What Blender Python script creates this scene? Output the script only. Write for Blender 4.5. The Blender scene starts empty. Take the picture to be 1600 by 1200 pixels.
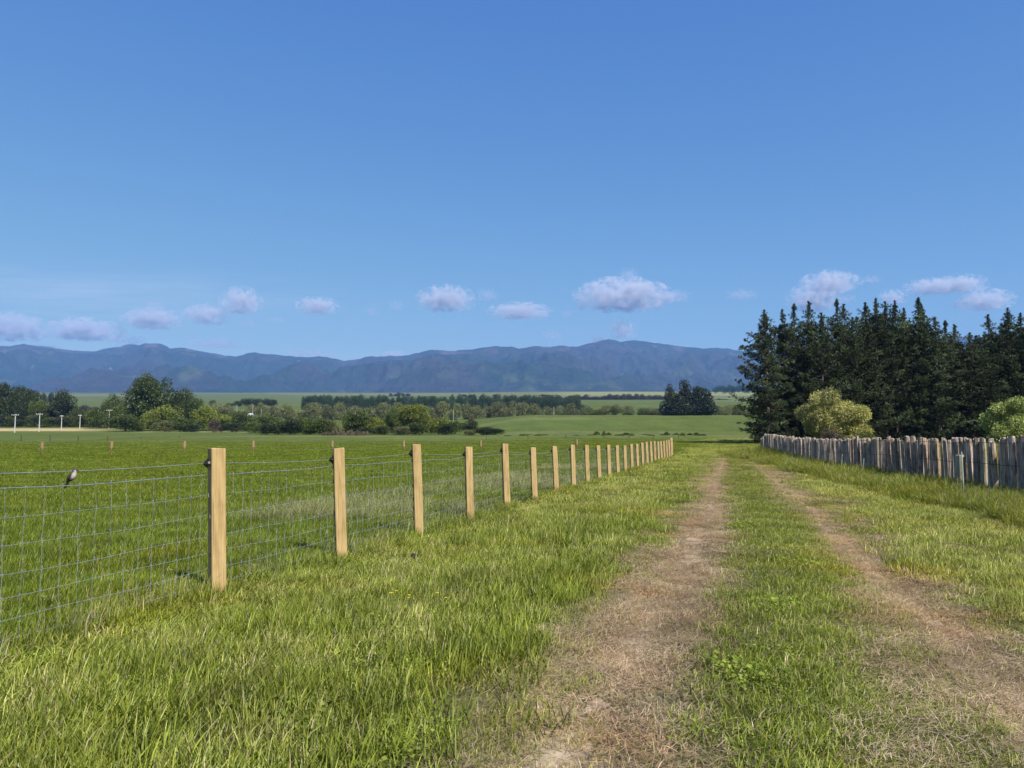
import bpy, math, random
import numpy as np
from mathutils import Vector, Matrix, Euler

random.seed(7)
RNG = np.random.default_rng(7)
R = math.radians
SC = bpy.context.scene
COL = SC.collection

# ------------------------------------------------------------------ camera
F = 1200.0
CAMZ = 1.2
PITCH = math.atan(86 / F)
cam_d = bpy.data.cameras.new('camera')
cam_d.lens = 36 * F / 1600
cam_d.sensor_width = 36
cam_d.clip_start = 0.05
cam_d.clip_end = 60000
cam = bpy.data.objects.new('camera', cam_d)
COL.objects.link(cam)
cam.location = (0, 0, CAMZ)
cam.rotation_euler = (R(90) + PITCH, 0, 0)
SC.camera = cam

# ------------------------------------------------------------------ sky, sun, exposure
SUN_AZ = math.atan2(0.60, -0.80)      # from +Y towards +X : behind the camera, to the right
SUN_EL = R(46)
world = bpy.data.worlds.new('World')
SC.world = world
world.use_nodes = True
wn = world.node_tree.nodes
wl = world.node_tree.links
bg = wn['Background']
sky = wn.new('ShaderNodeTexSky')
sky.sky_type = 'NISHITA'
sky.sun_disc = False
sky.sun_elevation = SUN_EL
sky.sun_rotation = SUN_AZ
sky.altitude = 300
sky.air_density = 1.0
sky.dust_density = 0.0
sky.ozone_density = 6.0
# grade the sky like the photograph's polarised blue (one response curve per channel)
spl = wn.new('ShaderNodeSeparateColor'); cmbc = wn.new('ShaderNodeCombineColor')
wl.new(sky.outputs[0], spl.inputs[0])
for i_, (g_, k_) in enumerate([(1.17, .66), (.84, .97), (.25, 2.76)]):
    pw = wn.new('ShaderNodeMath'); pw.operation = 'POWER'; pw.inputs[1].default_value = g_
    ml = wn.new('ShaderNodeMath'); ml.operation = 'MULTIPLY'; ml.inputs[1].default_value = k_
    wl.new(spl.outputs[i_], pw.inputs[0]); wl.new(pw.outputs[0], ml.inputs[0]); wl.new(ml.outputs[0], cmbc.inputs[i_])
wl.new(cmbc.outputs[0], bg.inputs[0])
bg.inputs[1].default_value = 0.10
sd = bpy.data.lights.new('sun', 'SUN')
sd.energy = 4.9
sd.angle = R(0.5)
sd.color = (1.0, 0.95, 0.87)
sun = bpy.data.objects.new('sun', sd)
COL.objects.link(sun)
sv = Vector((math.sin(SUN_AZ) * math.cos(SUN_EL), math.cos(SUN_AZ) * math.cos(SUN_EL), math.sin(SUN_EL)))
sun.rotation_euler = sv.to_track_quat('Z', 'Y').to_euler()
sun.location = (60, -80, 100)
SC.view_settings.view_transform = 'Standard'
SC.view_settings.look = 'None'
SC.view_settings.gamma = 1
SC.view_settings.exposure = 0.6
cy = SC.cycles
cy.max_bounces = 5
cy.diffuse_bounces = 2
cy.glossy_bounces = 1
cy.transmission_bounces = 3
cy.transparent_max_bounces = 6
cy.volume_bounces = 2
cy.caustics_reflective = False
cy.caustics_refractive = False
cy.use_denoising = True
try:
    cy.denoising_prefilter = 'ACCURATE'
except Exception:
    pass

# ------------------------------------------------------------------ pixel helpers (photo coordinates, 1600 wide)
CP, SP = math.cos(PITCH), math.sin(PITCH)
def at(u, v, Y):
    k = (600 - v) / F
    s = Y / (CP - k * SP)
    return Vector(((u - 800) / F * s, Y, CAMZ + s * (SP + k * CP)))

# ------------------------------------------------------------------ noise
def _hash(ix, iy, seed):
    n = (ix.astype(np.int64) * 374761393 + iy.astype(np.int64) * 668265263 + seed * 1274126177) & 0xffffffff
    n = ((n ^ (n >> 13)) * 1274126177) & 0xffffffff
    n = n ^ (n >> 16)
    return (n & 0xffffff) / float(0xffffff)
def vnoise(x, y, seed=0):
    x = np.asarray(x, float); y = np.asarray(y, float)
    ix = np.floor(x); iy = np.floor(y)
    fx = x - ix; fy = y - iy
    fx = fx * fx * (3 - 2 * fx); fy = fy * fy * (3 - 2 * fy)
    a = _hash(ix, iy, seed); b = _hash(ix + 1, iy, seed)
    c = _hash(ix, iy + 1, seed); d = _hash(ix + 1, iy + 1, seed)
    return a + (b - a) * fx + (c - a) * fy + (a - b - c + d) * fx * fy
def fbm(x, y, seed=0, o=4):
    t = 0; amp = .5; s = 0
    for i in range(o):
        t = t + amp * vnoise(x * 2 ** i, y * 2 ** i, seed + i * 17)
        s += amp; amp *= .5
    return t / s
def ridged(x, y, seed=0, o=5):
    t = 0; amp = .5; s = 0
    for i in range(o):
        n = 1 - np.abs(2 * vnoise(x * 2.03 ** i, y * 2.03 ** i, seed + i * 31) - 1)
        t = t + amp * n * n; s += amp; amp *= .52
    return t / s
def sst(a, b, x):
    t = np.clip((np.asarray(x, float) - a) / (b - a), 0, 1)
    return t * t * (3 - 2 * t)

# ------------------------------------------------------------------ terrain function
DL = [-400, 0, 40, 60, 100, 140, 150, 160, 200, 250, 300, 345, 400, 500, 700, 1000, 1500, 2200, 3000, 4000, 5600, 14000]
VL = [None, None, None, None, 697.5, 690.5, 690.5, 687.5, 681.5, 677.5, 674.5, 668.5, 663, 656, 642, 633, 625, 618, 614.5, 613.5, 614, None]
DR = [-400, 0, 40, 60, 100, 150, 180, 220, 260, 300, 345, 400, 500, 700, 1000, 1500, 2000, 2600, 3500, 4500, 5600, 14000]
VR = [None, None, None, None, 695, 684.5, 679.5, 671, 662, 655, 649.5, 648.5, 650, 641, 629.5, 622, 616.5, 613.5, 612.5, 612.5, 614, None]
def ztab(D, V):
    out = []
    for d, v in zip(D, V):
        if v is None:
            out.append(0.0)
        else:
            out.append(at(800, v, d).z)
    out[-1] = out[-2]
    return np.array(D, float), np.array(out)
TL = ztab(DL, VL)
TR = ztab(DR, VR)
def hermite(x, T):
    X, Z = T
    # smooth monotone-ish interpolation : blurred linear
    w = 0.04 * np.abs(x) + .5
    return (np.interp(x - w, X, Z) + 2 * np.interp(x, X, Z) + np.interp(x + w, X, Z)) / 4
def track_s(x, y):
    return x - 0.283 * y
def rut_mask(x, y):
    s = track_s(x, y) + .18 * (fbm(y * .35, y * 0, 5, 2) - .5) * 2
    nearw = 1 + .55 * (1 - sst(3, 14, y))
    wl = .25 * nearw; wr = .17 * nearw
    l = np.exp(-((s + .45 + .25 * (1 - sst(3, 8, y))) / wl) ** 2)
    r = np.exp(-((s - 1.32) / wr) ** 2)
    fade = (1 - sst(43, 56, y))
    return l * fade, r * fade
def H(x, y):
    x = np.asarray(x, float); y = np.asarray(y, float)
    r = x / np.maximum(y, 30.0)
    w = sst(-0.10, 0.03, r)
    z = hermite(y, TL) * (1 - w) + hermite(y, TR) * w
    s = track_s(x, y)
    z = z + .55 * np.exp(-((y - 58) / 12.0) ** 2) * sst(0.5, 4.0, s)
    near = 1 - sst(50, 90, y)
    z = z + near * (0.09 * (fbm(x * .28, y * .28, 3, 3) - .5) + .02 * (fbm(x * 1.6, y * 1.6, 4, 2) - .5))
    l, rr = rut_mask(x, y)
    z = z - .05 * l - .05 * rr + .03 * np.exp(-((s - .4) / .5) ** 2) * (1 - sst(43, 56, y))
    far = sst(400, 1500, y)
    z = z + far * 5 * (fbm(x * .002, y * .002, 9, 3) - .5)
    # bank of the drain across the left paddock
    dr = np.exp(-((y - 151 - 6 * (fbm(x * .02, x * 0, 12, 2) - .5)) / 2.2) ** 2) * (1 - sst(-8, 30, x))
    z = z - .35 * dr
    return z
def Hs(x, y):
    return float(H(np.array([x]), np.array([y]))[0])

# ------------------------------------------------------------------ mesh helpers
def mesh_np(name, V, Q, cols=None, smooth=False):
    V = np.asarray(V, np.float32).reshape(-1, 3); Q = np.asarray(Q, np.int32).reshape(-1, 4)
    me = bpy.data.meshes.new(name)
    me.vertices.add(len(V)); me.vertices.foreach_set('co', V.ravel())
    me.loops.add(len(Q) * 4); me.loops.foreach_set('vertex_index', Q.ravel())
    me.polygons.add(len(Q)); me.polygons.foreach_set('loop_start', np.arange(0, len(Q) * 4, 4, dtype=np.int32))
    me.polygons.foreach_set('loop_total', np.full(len(Q), 4, np.int32))
    if smooth:
        me.polygons.foreach_set('use_smooth', np.ones(len(Q), bool))
    if cols is not None:
        c = np.ones((len(V), 4), np.float32); c[:, :3] = cols
        a = me.color_attributes.new('col', 'FLOAT_COLOR', 'POINT')
        a.data.foreach_set('color', c.ravel())
    me.update(calc_edges=True)
    return me
class MB:
    def __init__(s): s.v = []; s.f = []
    def box(s, c, size, rot=None, taper=1.0):
        hx, hy, hz = [a / 2 for a in size]
        n = len(s.v)
        for z in (-1, 1):
            t = taper if z > 0 else 1
            for x, y in ((-1, -1), (1, -1), (1, 1), (-1, 1)):
                p = Vector((x * hx * t, y * hy * t, z * hz))
                if rot is not None: p = rot @ p
                s.v.append(p + Vector(c))
        s.f += [(n, n+3, n+2, n+1), (n+4, n+5, n+6, n+7)] + [(n+i, n+(i+1) % 4, n+4+(i+1) % 4, n+4+i) for i in range(4)]
        return s
    def tube(s, pts, rad, n=6, cap=True):
        pts = [Vector(p) for p in pts]
        if not hasattr(rad, '__len__'): rad = [rad] * len(pts)
        base = len(s.v)
        for i, p in enumerate(pts):
            d = (pts[min(i+1, len(pts)-1)] - pts[max(i-1, 0)]).normalized()
            a = d.cross(Vector((0, 0, 1)))
            if a.length < 1e-3: a = d.cross(Vector((1, 0, 0)))
            a.normalize(); b = d.cross(a)
            for k in range(n):
                t = 2 * math.pi * k / n
                s.v.append(p + (a * math.cos(t) + b * math.sin(t)) * rad[i])
        for i in range(len(pts) - 1):
            for k in range(n):
                s.f.append((base+i*n+k, base+i*n+(k+1) % n, base+(i+1)*n+(k+1) % n, base+(i+1)*n+k))
        if cap:
            s.f.append(tuple(base + k for k in range(n)))
            s.f.append(tuple(base + (len(pts)-1)*n + k for k in reversed(range(n))))
        return s
    def mesh(s, name, smooth=False):
        me = bpy.data.meshes.new(name)
        me.from_pydata([tuple(p) for p in s.v], [], s.f)
        if smooth:
            me.polygons.foreach_set('use_smooth', [True] * len(me.polygons))
        me.update()
        return me
    def build(s, name, mat, parent=None, smooth=False):
        return obj(name, s.mesh(name, smooth), mat, parent)
def obj(name, me, mat=None, parent=None, loc=None):
    o = bpy.data.objects.new(name, me)
    COL.objects.link(o)
    if mat is not None and not me.materials: me.materials.append(mat)
    if parent is not None: o.parent = parent
    if loc is not None: o.location = loc
    return o
def thing(name, label, cat, loc=(0, 0, 0), rotz=0, group=None):
    o = bpy.data.objects.new(name, None)
    COL.objects.link(o)
    o.empty_display_size = .2
    o.location = loc; o.rotation_euler = (0, 0, rotz)
    tag(o, label, cat, group)
    return o
def tag(o, label=None, cat=None, group=None, kind=None):
    if label: o['label'] = label
    if cat: o['category'] = cat
    if group: o['group'] = group
    if kind: o['kind'] = kind
    return o

# ------------------------------------------------------------------ materials
def newmat(name):
    m = bpy.data.materials.new(name); m.use_nodes = True
    nt = m.node_tree; nt.nodes.clear()
    out = nt.nodes.new('ShaderNodeOutputMaterial')
    return m, nt, out
def N(nt, t, **kw):
    n = nt.nodes.new(t)
    for k, v in kw.items():
        if k.startswith('i_'):
            key = k[2:]
            n.inputs[int(key) if key.isdigit() else key].default_value = v
        else: setattr(n, k, v)
    return n
def ramp(nt, stops, fac):
    r = nt.nodes.new('ShaderNodeValToRGB')
    e = r.color_ramp.elements
    while len(e) < len(stops): e.new(.5)
    for a, (p, c) in zip(e, stops):
        a.position = p; a.color = (*c, 1) if len(c) == 3 else c
    nt.links.new(fac, r.inputs[0])
    return r.outputs[0]
def mul(nt, a, b, fac=1.0, mode='MULTIPLY'):
    m = nt.nodes.new('ShaderNodeMix'); m.data_type = 'RGBA'; m.blend_type = mode
    m.inputs[0].default_value = fac
    nt.links.new(a, m.inputs[6])
    if isinstance(b, tuple): m.inputs[7].default_value = (*b, 1)
    else: nt.links.new(b, m.inputs[7])
    return m.outputs[2]
def noise(nt, vec, scale, detail=3, rough=.6, dim='3D'):
    n = N(nt, 'ShaderNodeTexNoise', noise_dimensions=dim)
    n.inputs['Scale'].default_value = scale; n.inputs['Detail'].default_value = detail
    n.inputs['Roughness'].default_value = rough
    if vec is not None: nt.links.new(vec, n.inputs['Vector'])
    return n.outputs['Fac']
def mat_leaf(name, base, spread=.35, trans=.25, scale=.5, attr=True, patch=None, gloss=.03):
    """foliage: per-leaf colour from the mesh attribute times a patchy noise, part translucent"""
    m, nt, out = newmat(name)
    geo = N(nt, 'ShaderNodeNewGeometry')
    oi = N(nt, 'ShaderNodeObjectInfo')
    n1 = noise(nt, geo.outputs['Position'], scale, 3)
    c = ramp(nt, [(.3, tuple(b * (1 - spread) for b in base)), (.7, tuple(b * (1 + spread) for b in base))], n1)
    if patch:
        n2 = noise(nt, geo.outputs['Position'], patch[0], 3)
        mx = N(nt, 'ShaderNodeMix', data_type='RGBA')
        rr = ramp(nt, [(patch[1], (0, 0, 0)), (patch[1] + .15, (1, 1, 1))], n2)
        nt.links.new(rr, mx.inputs[0]); nt.links.new(c, mx.inputs[6]); mx.inputs[7].default_value = (*patch[2], 1)
        c = mx.outputs[2]
    if attr:
        at_ = N(nt, 'ShaderNodeAttribute', attribute_name='col')
        c = mul(nt, c, at_.outputs['Color'])
    hs = N(nt, 'ShaderNodeHueSaturation')
    mr = N(nt, 'ShaderNodeMapRange'); mr.inputs[3].default_value = .78; mr.inputs[4].default_value = 1.22
    nt.links.new(oi.outputs['Random'], mr.inputs[0]); nt.links.new(mr.outputs[0], hs.inputs['Value'])
    nt.links.new(c, hs.inputs['Color']); c = hs.outputs[0]
    d = N(nt, 'ShaderNodeBsdfDiffuse'); t = N(nt, 'ShaderNodeBsdfTranslucent')
    g = N(nt, 'ShaderNodeBsdfGlossy'); g.inputs['Roughness'].default_value = .45
    g.inputs['Color'].default_value = (.9, .95, 1, 1)
    nt.links.new(c, d.inputs[0]); nt.links.new(mul(nt, c, (1.1, 1.08, .65)), t.inputs[0])
    mx = N(nt, 'ShaderNodeMixShader'); mx.inputs[0].default_value = trans
    nt.links.new(d.outputs[0], mx.inputs[1]); nt.links.new(t.outputs[0], mx.inputs[2])
    m2 = N(nt, 'ShaderNodeMixShader'); m2.inputs[0].default_value = gloss
    nt.links.new(mx.outputs[0], m2.inputs[1]); nt.links.new(g.outputs[0], m2.inputs[2])
    nt.links.new(m2.outputs[0], out.inputs[0])
    return m
def mat_simple(name, col, rough=.7, metal=0, nscale=8, spread=.2, stretch=None, bump=0, cols=None, coord='Object'):
    m, nt, out = newmat(name)
    tc = N(nt, 'ShaderNodeTexCoord')
    vec = tc.outputs[coord]
    if stretch:
        mp = N(nt, 'ShaderNodeMapping'); mp.inputs['Scale'].default_value = stretch
        nt.links.new(vec, mp.inputs[0]); vec = mp.outputs[0]
    n = noise(nt, vec, nscale, 5)
    if cols is None:
        cols = [(.3, tuple(c * (1 - spread) for c in col)), (.7, tuple(min(1, c * (1 + spread)) for c in col))]
    c = ramp(nt, cols, n)
    b = N(nt, 'ShaderNodeBsdfPrincipled')
    b.inputs['Roughness'].default_value = rough; b.inputs['Metallic'].default_value = metal
    nt.links.new(c, b.inputs['Base Color'])
    if bump:
        bp = N(nt, 'ShaderNodeBump'); bp.inputs['Strength'].default_value = bump; bp.inputs['Distance'].default_value = .01
        nt.links.new(n, bp.inputs['Height']); nt.links.new(bp.outputs[0], b.inputs['Normal'])
    nt.links.new(b.outputs[0], out.inputs[0])
    return m

# ------------------------------------------------------------------ ground sheet
def axis(near, k, lim, start=0.0):
    out = [start]
    while out[-1] < lim:
        out.append(out[-1] + near + k * abs(out[-1] - start))
    return np.array(out)
xp = axis(.12, .028, 9000)
xs = np.concatenate([-xp[::-1][:-1], xp])
yp = axis(.12, .022, 7200)
yn = -axis(.4, .12, 250)[1:][::-1]
ys = np.concatenate([yn, yp])
GX, GY = np.meshgrid(xs, ys)
GZ = H(GX, GY)
def lerp(a, b, t):
    return a + (np.array(b) - a) * t[..., None]
def ground_color(x, y):
    s = track_s(x, y)
    r = x / np.maximum(y, 1)
    c = np.zeros(x.shape + (3,)) + np.array([.100, .125, .020])     # paddock green
    n = fbm(x * .05, y * .05, 21, 4)
    c = c * (0.72 + .56 * n)[..., None]
    near = 1 - sst(40, 130, y)
    c = lerp(c, [.060, .070, .020], .55 * near)                      # thatch between blades
    n2 = fbm(x * .9, y * .9, 22, 4)
    lane = sst(-4.4, -3.2, s) * (1 - sst(60, 110, y))
    c = lerp(c, [.105, .105, .035], .45 * lane * n2)
    trk = sst(-1.6, -.6, s) * (1 - sst(1.6, 2.4, s)) * (1 - sst(45, 60, y))
    c = lerp(c, [.15, .12, .065], trk * .6 * sst(.35, .6, n2))
    l, rr = rut_mask(x, y)
    n3 = fbm(x * 2.2, y * .8, 23, 4)
    c = lerp(c, [.30, .225, .14], np.clip(np.maximum(l, .85 * rr) * 1.3 * sst(.2, .55, n3 + .15), 0, 1) * .95)
    # left hill field, strips further away
    st = fbm(x * .006, y * .045, 24, 4)
    midf = sst(110, 190, y)
    c = lerp(c, [.088, .112, .024], midf * .75)
    c = lerp(c, [.15, .175, .065], midf * sst(.56, .72, st) * .5)
    c = lerp(c, [.075, .13, .03], midf * (1 - sst(.30, .42, st)) * .6)
    # mown tan field on the left
    edge = -.53 + .03 * (fbm(y * .03, y * 0, 25, 2) - .5)
    tan = sst(302, 308, y) * (1 - sst(332, 342, y)) * (1 - sst(edge - .04, edge + .04, r))
    c = lerp(c, [.42, .34, .17], tan)
    tan2 = sst(283, 290, y + 14 * (fbm(x * .03, x * 0, 27, 2) - .5)) * (1 - sst(291, 296, y)) * sst(-.62, -.45, r) * (1 - sst(-.36, -.30, r))
    c = lerp(c, [.42, .38, .26], tan2 * .8)
    # drain
    yy = y - 151 - 6 * (fbm(x * .02, x * 0, 12, 2) - .5)
    dr = np.exp(-(yy / 2.4) ** 2) * (1 - sst(-8, 30, x))
    c = lerp(c, [.035, .055, .015], dr * sst(.35, .6, fbm(x * .07, x * 0, 28, 3)))
    # far farmland
    ff = sst(800, 1600, y)
    pn = vnoise(np.floor(x / 420 + y / 900), np.floor(y / 520), 41)
    c = lerp(c, [.10, .125, .045], ff * .8)
    c = lerp(c, [.16, .17, .07], ff * sst(.5, .55, pn) * .8)
    yl = sst(1750, 2000, y) * sst(0.02, .10, r)
    c = lerp(c, [.24, .24, .09], yl * .85)
    return c
GC = ground_color(GX, GY)
ny, nx = GX.shape
idx = np.arange(ny * nx).reshape(ny, nx)
Q = np.stack([idx[:-1, :-1], idx[:-1, 1:], idx[1:, 1:], idx[1:, :-1]], -1).reshape(-1, 4)
gm = mesh_np('ground', np.stack([GX, GY, GZ], -1), Q, GC.reshape(-1, 3), smooth=True)
m, nt, out = newmat('ground_turf')
geo = N(nt, 'ShaderNodeNewGeometry')
atn = N(nt, 'ShaderNodeAttribute', attribute_name='col')
mp = N(nt, 'ShaderNodeMapping'); mp.inputs['Scale'].default_value = (1, .35, 1)
nt.links.new(geo.outputs['Position'], mp.inputs[0])
f1 = noise(nt, geo.outputs['Position'], 28, 4, .7)
f2 = noise(nt, mp.outputs[0], 1.1, 6, .75)
f3 = noise(nt, mp.outputs[0], .12, 5, .7)
c = mul(nt, atn.outputs['Color'], ramp(nt, [(.3, (.55, .55, .55)), (.7, (1.4, 1.4, 1.4))], f1))
c = mul(nt, c, ramp(nt, [(.3, (.66, .68, .7)), (.7, (1.34, 1.3, 1.2))], f2))
c = mul(nt, c, ramp(nt, [(.35, (.82, .86, .85)), (.65, (1.2, 1.14, 1.1))], f3))
b = N(nt, 'ShaderNodeBsdfPrincipled'); b.inputs['Roughness'].default_value = .95
b.inputs['Specular IOR Level'].default_value = .1
nt.links.new(c, b.inputs['Base Color'])
bp = N(nt, 'ShaderNodeBump'); bp.inputs['Strength'].default_value = .8; bp.inputs['Distance'].default_value = .04
nt.links.new(f1, bp.inputs['Height'])
bp2 = N(nt, 'ShaderNodeBump'); bp2.inputs['Strength'].default_value = .6; bp2.inputs['Distance'].default_value = .5
nt.links.new(f2, bp2.inputs['Height']); nt.links.new(bp.outputs[0], bp2.inputs['Normal'])
nt.links.new(bp2.outputs[0], b.inputs['Normal'])
nt.links.new(b.outputs[0], out.inputs[0])
MAT_GROUND = m
tag(obj('ground', gm, m), kind='structure')

# wheel tracks: two strips of bare worn earth with ragged edges, laid on the ground
def dirt_track(sc, w0, seed):
    yy = np.arange(-3.0, 50, .12)
    nc = 9
    V = []
    for i, y in enumerate(yy):
        nearw = 1 + .55 * (1 - sst(3, 14, y))
        fade = min(1, (50 - y) / 8.0)
        wob = .36 * (fbm(np.array([y * .35]), np.array([0.]), 5, 2)[0] - .5)
        c0 = sc - wob - (.25 * (1 - sst(3, 8, y)) if sc < 0 else 0)
        wl = w0 * nearw * fade * (.55 + .9 * vnoise(np.array([y * 1.9]), np.array([seed]), seed)[0] * .6 + .5 * vnoise(np.array([y * 6.]), np.array([3.]), seed)[0])
        wr = w0 * nearw * fade * (.55 + .9 * vnoise(np.array([y * 1.7]), np.array([seed + 5.]), seed + 1)[0] * .6 + .5 * vnoise(np.array([y * 5.]), np.array([9.]), seed)[0])
        for k in range(nc):
            t = k / (nc - 1)
            s = c0 - wl + (wl + wr) * t
            V.append((s + .283 * y, y))
    V = np.array(V, float)
    # sample the ground sheet bilinearly so the strip lies just above its faces
    def gz(x, y):
        i = np.clip(np.searchsorted(xs, x) - 1, 0, len(xs) - 2); j = np.clip(np.searchsorted(ys, y) - 1, 0, len(ys) - 2)
        tx = (x - xs[i]) / (xs[i + 1] - xs[i]); ty = (y - ys[j]) / (ys[j + 1] - ys[j])
        a = GZ[j, i]; b_ = GZ[j, i + 1]; c_ = GZ[j + 1, i]; d_ = GZ[j + 1, i + 1]
        return np.maximum(a * (1 - tx) * (1 - ty) + b_ * tx * (1 - ty) + c_ * (1 - tx) * ty + d_ * tx * ty, -9)
    kk = np.tile(np.abs(np.linspace(-1, 1, nc)), len(yy))
    z = gz(V[:, 0], V[:, 1]) + .004 - .045 * kk ** 3 + .028 * (fbm(V[:, 0] * 5, V[:, 1] * 5, 33, 3) - .55)
    ix = np.arange(len(yy) * nc).reshape(len(yy), nc)
    Q = np.stack([ix[:-1, :-1], ix[:-1, 1:], ix[1:, 1:], ix[1:, :-1]], -1).reshape(-1, 4)
    return mesh_np('dirt_track', np.column_stack([V, z]), Q, smooth=True)
MAT_DIRT = mat_simple('worn_earth', (.3, .21, .14), .95, nscale=9, bump=.9, coord='Object',
                      cols=[(.25, (.08, .06, .035)), (.42, (.19, .14, .085)), (.55, (.30, .225, .14)), (.72, (.44, .34, .22))])
for sc_, w_, sd_ in ((-.45, .14, 3), (1.32, .06, 8)):
    tag(obj('dirt_track', dirt_track(sc_, w_, sd_), MAT_DIRT), kind='structure')

# ------------------------------------------------------------------ mountains
SKY = [(-900, 560), (-600, 548), (-400, 540), (-250, 549), (-120, 541), (0, 540), (18, 541), (40, 537), (60, 541), (90, 543.5), (120, 548), (150, 549), (175, 543), (190, 541), (205, 537.5),
       (220, 539), (232, 536.5), (250, 537), (262, 540), (268, 544), (285, 543), (300, 545), (325, 550), (345, 554), (370, 557), (385, 553), (400, 551), (430, 554), (470, 558),
       (510, 557), (538, 563.5), (560, 561), (575, 558), (590, 557), (610, 556), (640, 555.5), (650, 552), (660, 550), (672, 547), (685, 547), (700, 548.5), (740, 546),
       (757, 543), (773, 540), (785, 542), (800, 542), (812, 545), (820, 544), (828, 541), (838, 540.5), (860, 542), (875, 539.5), (890, 541), (905, 541), (915, 538),
       (925, 535), (938, 532), (950, 530.5), (962, 532), (970, 534), (990, 532), (1010, 533), (1025, 536), (1040, 538), (1060, 541), (1100, 545), (1120, 543),
       (1150, 547), (1170, 549), (1260, 552), (1340, 545), (1420, 536), (1480, 530), (1515, 526), (1560, 529), (1650, 540), (1800, 552), (2000, 560), (2300, 556), (2600, 565)]
def mountains():
    U = np.arange(-850, 2500, 2.0)
    su = np.array([a for a, b in SKY], float); sv_ = np.array([b for a, b in SKY], float)
    v = np.interp(U, su, sv_) + 2.6 * (fbm(U * .11, U * 0, 51, 5) - .5)
    nr = 220
    T = np.linspace(0, 1, nr)
    V = np.zeros((nr + 12, len(U), 3))
    Yr = 9800 + 900 * (fbm(U * .01, U * 0, 52, 2) - .5)
    k = (600 - v) / F
    zr = CAMZ + Yr / (CP - k * SP) * (SP + k * CP)
    er = (zr - CAMZ) / Yr
    xr = (U - 800) / F
    for j, t in enumerate(T):
        Y = 5500 + (Yr - 5500) * t
        X = xr * Y * 1.01
        base = 300 + (zr - 300) * (t ** 1.05)
        warp = 500 * (fbm(X / 1500, Y / 1500, 60, 3) - .5)
        sp = ridged((X + warp) / 1500, (Y * .75 + warp * .6) / 1500, 61, 6) - .45
        sp3 = ridged((X + warp) / 210, (Y * .5 - warp) / 260, 75, 4) - .4
        sp2 = ridged((X - warp) / 520 + 3, (Y * .6 + warp) / 700, 71, 4) - .45
        amp = 4 * t * (1 - t)
        z = base + amp ** .8 * (560 * sp + 230 * sp2 + 75 * sp3) - 40 * amp
        lim = CAMZ + Y * er * (1 - .10 * (1 - t) ** .6)
        z = np.minimum(z, lim)
        V[j, :, 0] = X; V[j, :, 1] = Y; V[j, :, 2] = z
    for j in range(12):
        t = (j + 1) / 12
        Y = Yr + 1500 * t
        V[nr + j, :, 0] = xr * Y * 1.01; V[nr + j, :, 1] = Y; V[nr + j, :, 2] = zr - (zr - 300) * t ** .9 
    n1 = V.shape[0]; n2 = len(U)
    ix = np.arange(n1 * n2).reshape(n1, n2)
    Q = np.stack([ix[:-1, :-1], ix[:-1, 1:], ix[1:, 1:], ix[1:, :-1]], -1).reshape(-1, 4)
    X = V[..., 0]; Y = V[..., 1]; Z = V[..., 2]
    veg = fbm(X / 900, Y / 1300, 81, 5)
    veg2 = fbm(X / 260, Y / 420, 82, 4)
    c = np.zeros(V.shape) + np.array([.036, .032, .032])
    c = lerp(c, [.020, .029, .020], sst(.42, .58, veg))
    c = lerp(c, [.070, .080, .040], sst(.58, .76, veg2) * (1 - sst(500, 900, Z)) * .7)
    c = lerp(c, [.10, .075, .065], sst(.52, .66, veg2) * sst(800, 1100, Z) * .8)
    scar = sst(.80, .86, fbm(X / 130, Y / 160, 84, 3)) 
    c = lerp(c, [.30, .28, .25], scar * .6 * sst(600, 750, Z))
    me = mesh_np('mountains', V, Q, c.reshape(-1, 3), smooth=True)
    m, nt, out = newmat('mountain_scrub')
    a = N(nt, 'ShaderNodeAttribute', attribute_name='col')
    g = N(nt, 'ShaderNodeNewGeometry')
    n = noise(nt, g.outputs['Position'], .008, 6, .7)
    c = mul(nt, a.outputs['Color'], ramp(nt, [(.3, (.55, .55, .55)), (.7, (1.45, 1.45, 1.45))], n))
    b = N(nt, 'ShaderNodeBsdfDiffuse')
    nt.links.new(c, b.inputs[0])
    bp = N(nt, 'ShaderNodeBump'); bp.inputs['Strength'].default_value = 1; bp.inputs['Distance'].default_value = 60
    nt.links.new(n, bp.inputs['Height']); nt.links.new(bp.outputs[0], b.inputs['Normal'])
    nt.links.new(b.outputs[0], out.inputs[0])
    tag(obj('mountains', me, m), kind='structure')
mountains()

# ------------------------------------------------------------------ foliage generators
def rand_dirs(n, rng):
    d = rng.normal(size=(n, 3)); return d / np.linalg.norm(d, axis=1, keepdims=True)
def leaves(P, D, L, W, rng):
    """diamond leaves at P pointing along D, length L, width W -> verts, quads"""
    n = len(P)
    side = np.cross(D, rand_dirs(n, rng)); side /= (np.linalg.norm(side, axis=1, keepdims=True) + 1e-9)
    L = np.broadcast_to(L, (n,))[:, None]; W = np.broadcast_to(W, (n,))[:, None]
    a = P; b_ = P + D * L * .5 + side * W * .5; c_ = P + D * L; d_ = P + D * L * .5 - side * W * .5
    V = np.stack([a, b_, c_, d_], 1).reshape(-1, 3)
    Q = np.arange(n * 4).reshape(-1, 4)
    return V, Q
def limb_mesh(name, trunk_pts, trunk_r, limbs):
    mb = MB()
    mb.tube(trunk_pts, trunk_r, 8)
    for p, r in limbs: mb.tube(p, r, 5)
    return mb.mesh(name, True)
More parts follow.
